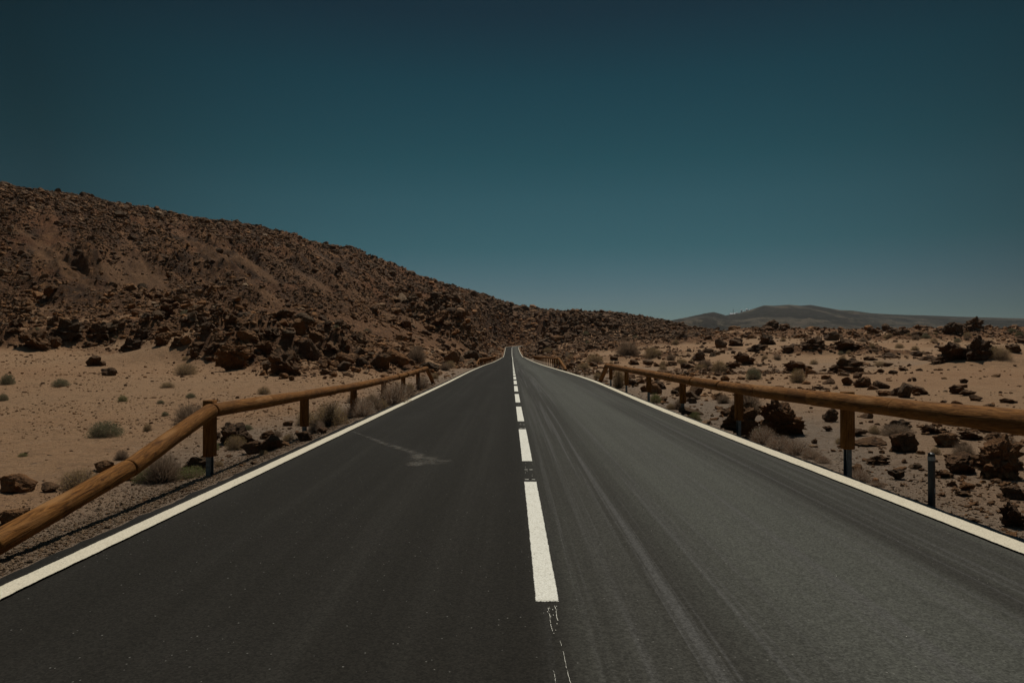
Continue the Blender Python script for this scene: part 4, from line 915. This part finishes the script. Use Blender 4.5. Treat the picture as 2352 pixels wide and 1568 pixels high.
# hand-placed boulders: centre x, base y, width, height in the full-size photograph, style index, darkness
HB = [
 # left, foot of the hill
 (70,856,74,56,1,.35,'broad layered boulder near the left frame edge at the hill foot','layered boulder'),(153,830,75,52,1,.75),(129,850,28,28,5,.6),(233,838,60,45,1,.9,'dark block in the boulder row between sand and hillside at far left','dark block'),
 (223,894,36,27,0,.8,'dark angular rock standing alone on the sand below the left hill','lone dark rock'),(247,894,16,12,3,.6),(18,816,30,12,6,.3),(312,859,55,34,1,.85),(472,878,28,30,5,.8),
 (555,906,96,70,5,-.5,'biggest orange brown boulder at the front of the left rubble','big orange boulder'),(684,917,88,66,1,.6,'dark hollow boulder right of the big orange boulder','hollow boulder'),(751,882,48,52,0,.75),(711,888,40,44,1,.7),(842,885,45,26,6,.3),
 (927,901,52,42,0,.3,'brown block with shaded face above the far half of the left guardrail','shaded brown block'),(968,888,58,36,6,.2),(839,904,32,22,0,.5),(813,901,28,18,2,.4),(778,802,34,18,4,.0,'pale grey slab lying on the slope above the rubble','pale slab'),
 (743,789,44,24,6,.2),(786,790,26,20,1,.8),(691,925,22,14,3,.3),(710,930,16,14,5,.3),(1088,853,24,12,3,.6),(1155,869,18,14,0,.8),(1174,869,34,12,6,.6),(1128,858,16,8,2,.5),(1104,893,42,36,4,.2),
 (600,880,40,30,1,.4),(640,868,50,34,5,.5),(520,862,40,24,0,.3),(430,850,40,26,1,.6),(390,846,46,28,5,.6),(280,812,44,26,1,.6),(200,806,30,20,5,.7),(340,830,44,26,1,.8),(650,905,30,22,5,.6),(880,895,34,22,0,.5),(1005,880,30,20,2,.3),
 (770,850,40,30,3,.2),(810,860,36,26,1,.4),(700,840,36,26,5,.4),(660,830,44,30,1,.3),(600,840,50,34,3,.1),(560,800,44,26,1,.5),(500,815,44,30,5,.6),(1040,820,24,14,1,.7),(1075,838,24,12,0,.6),(870,870,32,20,6,.3),
 # left, near the rail
 (243,1153,64,27,4,.15,'sharp wedge of rock behind the sloping left log','sharp wedge rock'),(112,1203,48,22,4,.15,'low reddish wedge rock left of the sloping log'),(22,1204,84,42,0,-.6,'blue grey chunk of stone at the left frame edge','blue grey chunk'),(14,1284,66,36,3,-.5,'flat grey slab under the sloping log at the left frame edge'),
 (472,1152,76,38,1,.25,'crumbly reddish rock heap just left of the first left rail post'),(565,1086,84,52,1,.75,'dark lava rock right of the first left rail post','dark lava rock'),(612,1110,64,30,0,-.3,'grey angular stone right of the first left post by the asphalt'),(657,1101,50,36,0,.0,'grey block with orange lit face right of the first left post'),(690,1092,30,18,6,-.2),(617,1134,20,7,2,.6),
 (648,1072,34,20,1,.5),(520,1075,30,20,5,.5),(765,1076,40,22,0,.4),(800,1058,26,14,2,.4),(316,1174,34,10,6,.2),(700,1040,24,12,3,.3),
 # right, near the rail
 (1743,1051,92,64,1,-.25,'rough brown boulder touching the white line left of the right rail post','rough brown boulder'),(1921,1066,112,86,1,.30,'largest dark pitted boulder directly beneath the right guardrail','pitted boulder'),(2032,1030,34,34,1,.6),(2025,1053,22,13,5,.5),(2216,1105,68,48,0,.45,'smooth faced dark block under the right guardrail left of the marker post','smooth dark block'),
 (2136,1090,78,20,6,.45),(2319,1092,62,32,0,.0,'orange faceted rock right of the marker post','orange faceted rock'),(2369,1158,76,46,3,.1,'tan rounded rock right of the marker post'),(2462,1172,126,104,1,.2,'huge overhanging rock beneath the rail at the right frame edge','overhanging rock'),(2199,1172,38,25,5,.4),(2150,1135,56,22,1,.35),(2315,1168,42,18,1,.3),
 (2365,1198,34,18,5,.3),(2360,1213,34,12,1,.4),(2482,1220,56,30,0,.5),(2487,1300,54,58,1,.5,'rough rock at the right frame edge beside the asphalt','edge rock'),(1990,1083,14,12,1,.5),(2114,946,42,25,3,.6),(2157,948,40,19,6,.8),(2218,971,34,36,0,.75,'tall dark block among stones on the sand behind the right rail','tall dark block'),
 (2193,967,28,22,1,.6),(2163,967,36,14,5,.5),(2072,941,32,21,2,.6),(2028,938,30,14,6,.3),(2019,926,26,10,3,.4),(2099,923,24,14,0,.7),(2153,910,18,10,2,.9),(2252,964,34,20,1,.5),(2356,935,21,10,3,.8),(2347,962,38,22,1,.75),(2367,967,34,14,5,.7),(2389,979,28,15,4,.6),
 (2341,988,26,10,6,.2),(2307,985,15,8,2,.6),(2002,951,20,9,4,.6),(2223,931,10,8,0,.8),(2234,931,10,9,0,.8),(1958,909,68,28,1,.8,'dark lava heap on the sand behind the middle of the right rail','lava heap'),(2077,911,82,36,1,.85,'broad dark lava mound in the middle of the right sand plain','lava mound'),
 (1879,842,42,26,1,.9),(1886,806,36,25,1,.95,'pointed dark crag on the skyline under the far mountain','pointed crag'),(1919,805,30,15,5,.8),(1949,801,18,15,1,.95),(2336,816,45,30,3,.9,'dark rounded boulder left of the tallest skyline boulder','rounded skyline boulder'),(2386,808,46,36,1,.7,'tallest boulder on the right skyline','tallest skyline boulder'),(2136,816,26,16,1,.95),(2182,816,20,14,0,.95),
 (2348,880,74,46,1,.9,'dark jagged outcrop at the back edge of the right sand','jagged outcrop'),(2398,880,64,58,1,1.,'black block outcrop at the back edge of the right sand','black outcrop'),(2461,800,42,18,5,.8),(2306,887,54,18,1,.85),(2484,862,32,22,5,.8),(1990,853,58,26,1,.85),(2080,856,62,28,1,.85),(2035,832,32,24,1,.95),(2425,870,40,26,5,.85),(2270,880,36,12,1,.8),
 (1764,850,30,23,4,.8,'pyramid shaped dark rock on the pale sand patch','pyramid rock'),(1708,881,28,24,1,.85),(1823,891,50,32,1,.7,'ragged dark rock heap on the sand above the right rail','ragged heap'),(1791,900,40,17,5,.5),(1704,967,42,25,0,.45),(1599,962,38,26,0,.0,'orange stone behind the third farthest right rail post','orange stone'),(1613,950,30,20,1,.7),(1573,957,24,16,2,.4),
 (1622,981,22,12,0,.6),(1754,918,21,8,5,.7),(1547,941,27,16,1,.4),(1585,892,30,14,5,.5),(1550,891,24,14,1,.7),(1639,1010,56,14,6,.0),(1650,962,20,10,1,.6),(1690,985,26,14,0,.1),(1450,895,22,12,1,.8),(1500,880,22,10,5,.7),(1680,900,30,14,1,.8),(1640,893,28,12,1,.8),
 (1930,862,36,20,5,.9),(1850,860,44,18,1,.9),(1800,845,34,18,1,.9),(1730,862,30,12,1,.9),(2130,880,30,10,1,.8),(2170,895,24,10,5,.8),(2210,905,22,8,1,.7),(2240,870,30,14,1,.9),
 (2470,985,36,12,1,.5),(2420,995,24,9,1,.5),(2280,1060,40,22,1,.7),(2200,1050,60,24,1,.8),(2080,1085,34,20,1,.5),(2100,1065,44,18,5,.6),(2380,1075,50,22,1,.6),(2440,1082,50,26,1,.6),(2330,1125,30,16,5,.5),(2240,1145,26,14,1,.4),
]
M_HB = []
for i, hb in enumerate(HB):
    cx, by, w, h, k, dk = hb[:6]; lab = hb[6] if len(hb) > 6 else None; lm = hb[7] if len(hb) > 7 else None
    x, y, g = ray_ground(cx, min(by, 1290)); s = y / 1666.7; rx = w * s / 2 * 1.06; hz = h * s; ry = rx * (.8 if w < 100 else .7)
    sub = 5 if w > 95 else 4 if w > 38 else 3
    if y < 50:
        lo, hi = float(sm(LINE_L, y)) - .32, float(sm(LINE_R, y)) + .24
        if x > 0 and x - rx * .9 < hi: x = hi + rx * .9
        if x < 0 and x + rx * .9 > lo: x = lo - rx * .9
    add_boulder((x, y + ry * .75, g + hz * .38), (rx, ry, hz * .66), (random.uniform(-.08, .08), random.uniform(-.08, .08), random.uniform(-.5, .5) + (0 if i % 2 else math.pi)), k, sub, None, dk, cx, by - h / 2, w, h, lab, lm)
# the stones of the pool that show largest become rocks of their own
NLEFT = 298 - len(HB)
vis = (POOL['px'] > 5) & (POOL['px'] < 2345) & (POOL['region'] != 'grit')
score = POOL['rpx'] * vis * np.where(POOL['region'] == 'hill', .8, 1.); order = np.argsort(-score)[:NLEFT]
for i in order:
    P = POOL['P'][i]; rad = POOL['rad'][i]; d = P[1]; fx = POOL['px'][i] * 2500 / 2352; fy = (797 - (P[2] - EYE) * FD / d) * 2500 / 2352
    w = rad[0] * 2 * 1666.7 / d; h = rad[2] * 1.3 * 1666.7 / d
    add_boulder((P[0], P[1], P[2] + rad[2] * .3), rad, (random.uniform(-.4, .4), random.uniform(-.4, .4), random.uniform(0, 6.28)), int(rng.integers(0, 8)), 4 if w > 40 else 3, None, POOL['dark'][i], fx, fy - h / 2, w, h)
rest = np.ones(len(POOL['px']), bool); rest[order] = False
LAB = dict(hill='loose brown lava stones strewn over the left hillside', lava='dark lava blocks covering the low ridge beyond the road', mound='broken rock on the two mounds beside the distant road',
           apron='brown rubble at the foot of the left hill', plain='dark lava stones scattered over the right sand plain', verge='loose stones behind the right guardrail', sand='small pebbles on the sand left of the road', grit='fine grit along the asphalt edges')
NAMES = dict(hill='hillside_stones', lava='lava_blocks', mound='mound_rubble', apron='foothill_rubble', plain='plain_stones', verge='verge_stones', sand='pebbles', grit='roadside_grit')
for q, rg_ in enumerate(LAB):
    m = rest & (POOL['region'] == rg_); rp = POOL['rpx'][m]
    sub = np.where(rp > 4.5, 2, 1) if rg_ not in ('verge', 'apron', 'plain') else np.where(rp > 7, 3, np.where(rp > 3, 2, 1))
    rock_field(NAMES[rg_], POOL['P'][m], POOL['rad'][m], sub, POOL['tone'][m], POOL['dark'][m], LAB[rg_], 500 + q)
    print('stones', rg_, m.sum(), flush=True)

# ------------------------------------------------------------------ shrubs
def shrub_mesh(seed, nst, nlf, ht, leaf, spread, lw=.006):
    r = np.random.default_rng(seed)
    def dome(n, lo, hi):
        a = r.uniform(0, 2 * np.pi, n); el = np.arcsin(r.uniform(0, 1, n) ** .8); rad = r.uniform(lo, hi, n)
        lump = 1 + .20 * fbm(np.cos(a) * 1.6 + seed, np.sin(a) * 1.6, el * 2, o=3, seed=seed)
        c = np.cos(el); return np.stack([np.cos(a) * c * rad * lump, np.sin(a) * c * rad * lump, np.sin(el) * rad * lump * ht], 1)
    tip = dome(nst, .75, 1.06); b = tip * np.array([.22, .22, 0]) * r.uniform(0, 1, (nst, 1)); mid = b * .45 + tip * .55 + r.normal(0, .05, (nst, 3)); mid[:, 2] = np.abs(mid[:, 2])
    V = []; F = []; T = []; n0 = 0
    for (p, q, w0, w1) in ((b, mid, lw * 1.5, lw), (mid, tip, lw, lw * .4)):
        side = np.cross(q - p, r.normal(size=(nst, 3))); side /= np.linalg.norm(side, axis=1)[:, None] + 1e-9
        v = np.stack([p - side * w0, p + side * w0, q + side * w1, q - side * w1], 1); V.append(v.reshape(-1, 3)); F.append(np.arange(nst * 4).reshape(-1, 4) + n0); n0 += nst * 4; T.append(np.repeat(r.uniform(0, 1, nst), 4))
    # side twigs
    m = nst * 2; i = r.integers(0, nst, m); t = r.uniform(.3, .95, (m, 1)); p = mid[i] * (1 - t) + tip[i] * t; q = p + r.normal(0, .10, (m, 3)) + (tip[i] - mid[i]) * .25
    side = np.cross(q - p, r.normal(size=(m, 3))); side /= np.linalg.norm(side, axis=1)[:, None] + 1e-9
    v = np.stack([p - side * lw * .6, p + side * lw * .6, q], 1); F3 = np.arange(m * 3).reshape(-1, 3) + n0; V.append(v.reshape(-1, 3)); T.append(np.repeat(r.uniform(0, 1, m), 3))
    me = mesh_np('twigs', np.vstack(V), [np.vstack(F), F3]); attr(me, 'tone', np.concatenate(T))
    if nlf:
        c = dome(nlf, .55, 1.04) * spread; c += r.normal(0, .02, c.shape); c[:, 2] = np.abs(c[:, 2])
        cl = fbm(c[:, 0] * 5, c[:, 1] * 5, c[:, 2] * 5, o=2, seed=seed + 3); keep = cl > -.28; c = c[keep]; n = len(c)
        e1 = r.normal(size=(n, 3)); e1 /= np.linalg.norm(e1, axis=1)[:, None]; e2 = np.cross(e1, r.normal(size=(n, 3))); e2 /= np.linalg.norm(e2, axis=1)[:, None]
        s = leaf * r.uniform(.6, 1.4, (n, 1)); v = np.stack([c - e1 * s, c + e2 * s * .45, c + e1 * s, c - e2 * s * .45], 1)
        ml = mesh_np('foliage', v.reshape(-1, 3), np.arange(n * 4).reshape(-1, 4)); attr(ml, 'tone', np.repeat(np.clip(r.uniform(0, 1, n) * .6 + .4 * (cl[keep] + .5), 0, 1), 4))
    else: ml = None
    return me, ml
FM = dict(
 cushion=foliage_material('grey_green_leaves', (.085, .085, .045), (.16, .155, .085), (.30, .28, .18)),
 dry=foliage_material('dry_yellow_leaves', (.22, .145, .06), (.36, .25, .11), (.50, .38, .20)),
 twig=foliage_material('grey_twigs', (.15, .10, .068), (.25, .175, .12), (.38, .29, .20)),
 flower=foliage_material('dry_pinkish_heads', (.19, .115, .07), (.30, .195, .125), (.55, .48, .39)),
 green=foliage_material('fresh_green_leaves', (.08, .095, .03), (.16, .175, .06), (.26, .26, .11)))
SP = {}
for kk, (nst, nlf, ht, leaf, sprd, lw) in dict(cushion=(260, 5200, .72, .030, 1, .006), dry=(520, 3600, .85, .024, 1, .0065), twig=(900, 500, 1.0, .022, .9, .0075), flower=(420, 3000, .62, .022, 1, .006), green=(260, 3600, .7, .030, 1, .006)).items():
    for j in range(3):
        a, b_ = shrub_mesh(900 + j * 13 + len(kk), nst, nlf, ht, leaf, sprd, lw); a.materials.append(FM['twig'] if kk != 'flower' else FM['flower'])
        if b_: b_.materials.append(FM[kk])
        SP[(kk, j)] = (a, b_)
SH = [  # centre x, base y, width, height, kind
 (241,1068,88,38,'cushion','round grey green cushion shrub alone on the left sand','round cushion shrub'),(139,945,46,20,'cushion'),(10,939,38,27,'cushion'),(2,979,26,18,'cushion'),(295,981,26,16,'green'),(389,986,20,10,'cushion'),(462,972,26,13,'cushion'),(400,1017,20,12,'cushion'),(356,1053,28,21,'dry'),
 (446,916,62,30,'dry','wide tan shrub at the foot of the left rubble','wide tan shrub'),(403,947,40,15,'dry'),(51,1116,24,11,'green'),(174,1197,98,48,'dry','dry yellow shrub pressed behind the sloping left log','dry yellow shrub'),(290,1124,42,27,'twig'),(455,1040,104,56,'twig','tangle of grey twigs left of the first left rail post','grey twig tangle'),
 (380,1181,112,74,'twig','bushy twigs behind the middle of the sloping log'),(345,1180,70,36,'green','green tuft under the sloping left log'),(450,1171,92,30,'green'),(568,1099,58,36,'dry','small yellow shrub before the dark lava rock'),(640,963,38,20,'dry'),(798,1044,98,64,'dry','big rounded yellow shrub behind the second and third left posts','big yellow shrub'),
 (742,1040,60,40,'dry'),(906,1006,60,44,'twig'),(880,1018,66,36,'flower'),(957,990,70,46,'flower'),(990,972,46,34,'twig'),(1015,886,60,44,'twig','grey bare bush above the far end of the left guardrail','grey bare bush'),(1097,898,34,18,'dry'),(1030,950,34,26,'flower'),(930,1000,40,26,'dry'),(845,1020,34,20,'flower'),(670,1068,40,18,'twig'),(600,1050,30,14,'cushion'),(1085,905,36,22,'twig'),(1120,884,30,18,'twig'),
 (520,1100,30,22,'green'),(860,985,40,24,'twig'),(1060,925,26,16,'dry'),(455,770,38,14,'cushion'),
 (1537,872,74,44,'twig','large grey dome shrub on the plain beyond the right guardrail','large grey dome shrub'),(1597,874,52,27,'dry'),(1452,888,46,25,'dry'),(1427,904,36,20,'dry'),(1512,948,38,56,'dry','tall dry grass bush between the two farthest right posts','tall dry bush'),(1553,974,46,36,'flower'),(1602,984,36,24,'green'),(1760,909,42,30,'dry','rounded pale shrub on the sand above the right rail','rounded pale shrub'),
 (1728,900,34,24,'twig'),(1708,903,26,14,'dry'),(1845,927,44,30,'cushion'),(1953,935,44,36,'dry','yellow shrub on the sand just above the right rail','yellow rail shrub'),(1833,1012,92,70,'twig','dark twiggy shrub behind the second right rail post','dark twiggy shrub'),(1852,1064,50,26,'green','bright green tuft beside the pitted boulder','bright green tuft'),(1872,1085,60,34,'flower'),(1915,1102,64,30,'flower'),
 (1958,1112,60,30,'flower'),(1990,1122,44,20,'flower'),(1835,1068,40,24,'flower'),(2205,1067,94,32,'twig','spreading twigs above the smooth dark block'),(2109,1178,58,24,'flower'),(2150,1190,36,12,'flower'),(2365,1120,62,42,'twig','grey twigs between stones right of the marker post'),(2452,879,62,36,'dry','brown rounded shrub by the black outcrop','brown outcrop shrub'),(2157,894,38,12,'dry'),(1790,1050,40,30,'green'),(1700,1030,36,26,'green'),
 (1660,1000,40,28,'twig'),(1365,893,34,20,'dry'),(1395,880,30,16,'dry'),(1340,862,30,14,'dry'),(1500,905,30,18,'twig'),(1620,905,26,16,'dry'),(1640,880,30,18,'twig'),(1670,890,26,14,'dry'),(1900,880,24,14,'twig'),(1990,890,22,12,'dry'),(2060,880,22,12,'dry'),(2240,830,26,14,'twig'),(2200,850,24,12,'dry'),(2110,835,24,12,'twig'),
 (2425,1160,40,20,'twig'),(2290,1110,30,18,'dry'),(2470,1095,60,30,'twig'),(2140,1060,36,22,'dry'),(1530,1000,30,16,'flower'),(1568,1000,30,18,'flower'),(1480,950,28,20,'flower'),(1620,1020,34,20,'flower'),(1460,925,26,16,'dry'),
]
for (fx, fy, w, h, kd) in [(1690,1022,34,22,'dry'),(1720,1046,40,22,'flower'),(1780,1062,38,26,'dry'),(2015,1132,34,14,'flower'),(2055,1085,30,18,'dry'),(1640,1000,30,16,'dry'),(1585,992,28,18,'dry'),(2075,1168,30,14,'dry'),
      (700,1078,36,20,'dry'),(770,1058,40,26,'flower'),(640,1112,26,14,'dry'),(905,985,36,22,'dry'),(1000,952,26,18,'dry'),(530,1140,30,16,'dry'),(1890,960,36,18,'dry'),(1770,985,40,24,'twig'),(2250,1010,50,20,'twig'),(2330,1040,50,22,'dry'),(2430,1040,40,18,'twig')]:
    SH.append((fx, fy, w, h, kd))
r2 = np.random.default_rng(77)
for q in range(60):
    fx = r2.uniform(1380, 2495); fy = r2.uniform(812, 905)
    if fx > 1900 and fy > 870: continue
    w = r2.uniform(10, 24); SH.append((fx, fy, w, w * r2.uniform(.45, .65), r2.choice(['dry', 'twig', 'cushion', 'dry'])))
for q in range(16):
    fx = r2.uniform(5, 900); fy = r2.uniform(800, 900); w = r2.uniform(10, 24); SH.append((fx, fy, w, w * .5, r2.choice(['dry', 'twig', 'cushion'])))
for i, s_ in enumerate(SH):
    cx, by, w, h, kd = s_[:5]; x, y, g = ray_ground(cx, by); s = y / 1666.7
    if not offroad(np.array([x]), np.array([y]), .0)[0]: continue
    if kd == 'flower': w *= 1.3; h *= 1.3
    e = empty('shrub', (x, y + w * s * .30, g - .01)); e.rotation_euler = (0, 0, random.uniform(0, 6.28)); hh = h * s / {'cushion': .72, 'dry': .85, 'twig': 1.0, 'flower': .62, 'green': .7}[kd]
    e.scale = (w * s / 2, w * s / 2 * .9, hh)
    a, b_ = SP[(kd, i % 3)]; link('twigs', a, None, e)
    if b_: link('foliage', b_, None, e)
    THINGS.append(dict(kind='shrub', o=e, x=cx, y=by - h / 2, w=w, h=h, style=kd, dark=0, label=s_[5] if len(s_) > 5 else None, landmark=s_[6] if len(s_) > 6 else None))

# ------------------------------------------------------------------ labels for stones and shrubs
LM = [(t['x'], t['y'], t['landmark']) for t in THINGS if t['landmark']]
LM += [(505, 1100, 'first left rail post'), (744, 1040, 'second left rail post'), (863, 1000, 'third left rail post'), (940, 970, 'fourth left rail post'), (1050, 920, 'far end of the left rail'), (1190, 882, 'distant left guardrail'), (1330, 885, 'distant right guardrail'),
       (1475, 910, 'far end of the right rail'), (1530, 930, 'second farthest right post'), (1583, 960, 'third farthest right post'), (1666, 980, 'third nearest right post'), (1803, 1020, 'second nearest right post'), (2067, 1100, 'nearest right post'), (2277, 1150, 'marker post'), (300, 1150, 'sloping left log'),
       (1806, 758, 'white observatory'), (1990, 745, 'far mountain summit'), (1290, 810, 'dark mound right of the road'), (1120, 800, 'dark mound left of the road'), (345 * 1.063, 690, 'bare scree patch'), (1450, 765, 'dark lava ridge top'), (100, 500, 'left end of the hill crest'), (900, 640, 'middle of the hill crest'), (1290, 835, 'road bend'), (620, 600, 'upper left hillside')]
NUM = ['', 'second', 'third', 'fourth', 'fifth', 'sixth', 'seventh', 'eighth', 'ninth', 'tenth', 'eleventh', 'twelfth']
seen = {t['label'] for t in THINGS if t['label']}
from collections import defaultdict
G = defaultdict(list)
for t in THINGS:
    if t['label']: continue
    best = min(LM, key=lambda m: math.hypot(m[0] - t['x'], (m[1] - t['y']) * 1.6)); dx, dy = t['x'] - best[0], (t['y'] - best[1]) * 1.6
    rel = ('right of' if dx > 0 else 'left of') if abs(dx) > abs(dy) else ('below' if dy > 0 else 'above')
    if t['kind'] == 'rock':
        size = 'large' if t['w'] > 60 else 'medium' if t['w'] > 32 else 'small'
        asp = t['w'] / max(t['h'], 1); shp = 'flat' if asp > 2.2 else {'lava': 'jagged', 'angular': 'angular', 'rounded': 'rounded', 'wedge': 'wedge shaped'}[t['style']]
        tn = 'black brown' if t['dark'] > .7 else 'brown' if t['dark'] > .3 else 'tan brown'; desc = f"{size} {tn} {shp} rock"
    else:
        size = 'large' if t['w'] > 55 else 'medium' if t['w'] > 32 else 'small'
        desc = size + ' ' + {'cushion': 'greyish cushion shrub', 'dry': 'dry yellow shrub', 'twig': 'grey twiggy shrub', 'flower': 'brown flowering shrub', 'green': 'fresh green shrub'}[t['style']]
    G[(desc, rel, best[2])].append((math.hypot(dx, dy), id(t), t))
for (desc, rel, lm), l in G.items():
    l.sort(key=lambda a: a[:2])
    for i, (_, _, t) in enumerate(l):
        lead = ('nearest ' if len(l) > 1 else '') if i == 0 else NUM[min(i, 11)] + ' nearest '
        t['label'] = f"{desc} {rel} the {lm}" if not lead else f"{desc}, {lead.strip()} {rel} the {lm}"
        while t['label'] in seen: t['label'] += ' too'
        seen.add(t['label'])
for t in THINGS: 
    if t['kind'] == 'rock': tag(t['o'], t['label'], 'rock', 'volcanic rocks lying on the sand and slopes')
    else: tag(t['o'], t['label'], 'shrub', 'low desert shrubs on the sand')

# ------------------------------------------------------------------ thin mountain air
def build_haze(density):
    bm = bmesh.new(); box_bm(bm, 24000, 17000, 470, (0, 6500, 470 / 2 - 20)); me = bpy.data.meshes.new('haze'); bm.to_mesh(me); bm.free()
    m = bpy.data.materials.new('pale_air'); m.use_nodes = True; nt = m.node_tree; nt.nodes.clear(); out = nt.nodes.new('ShaderNodeOutputMaterial'); v = nt.nodes.new('ShaderNodeVolumePrincipled')
    v.inputs['Color'].default_value = (.62, .72, .80, 1); v.inputs['Density'].default_value = density; v.inputs['Anisotropy'].default_value = .2
    nt.links.new(v.outputs[0], out.inputs['Volume']); me.materials.append(m); o = link('haze', me); tag(o, 'thin bluish mountain air over the whole landscape', 'haze', kind='stuff')
build_haze(2.2e-5)
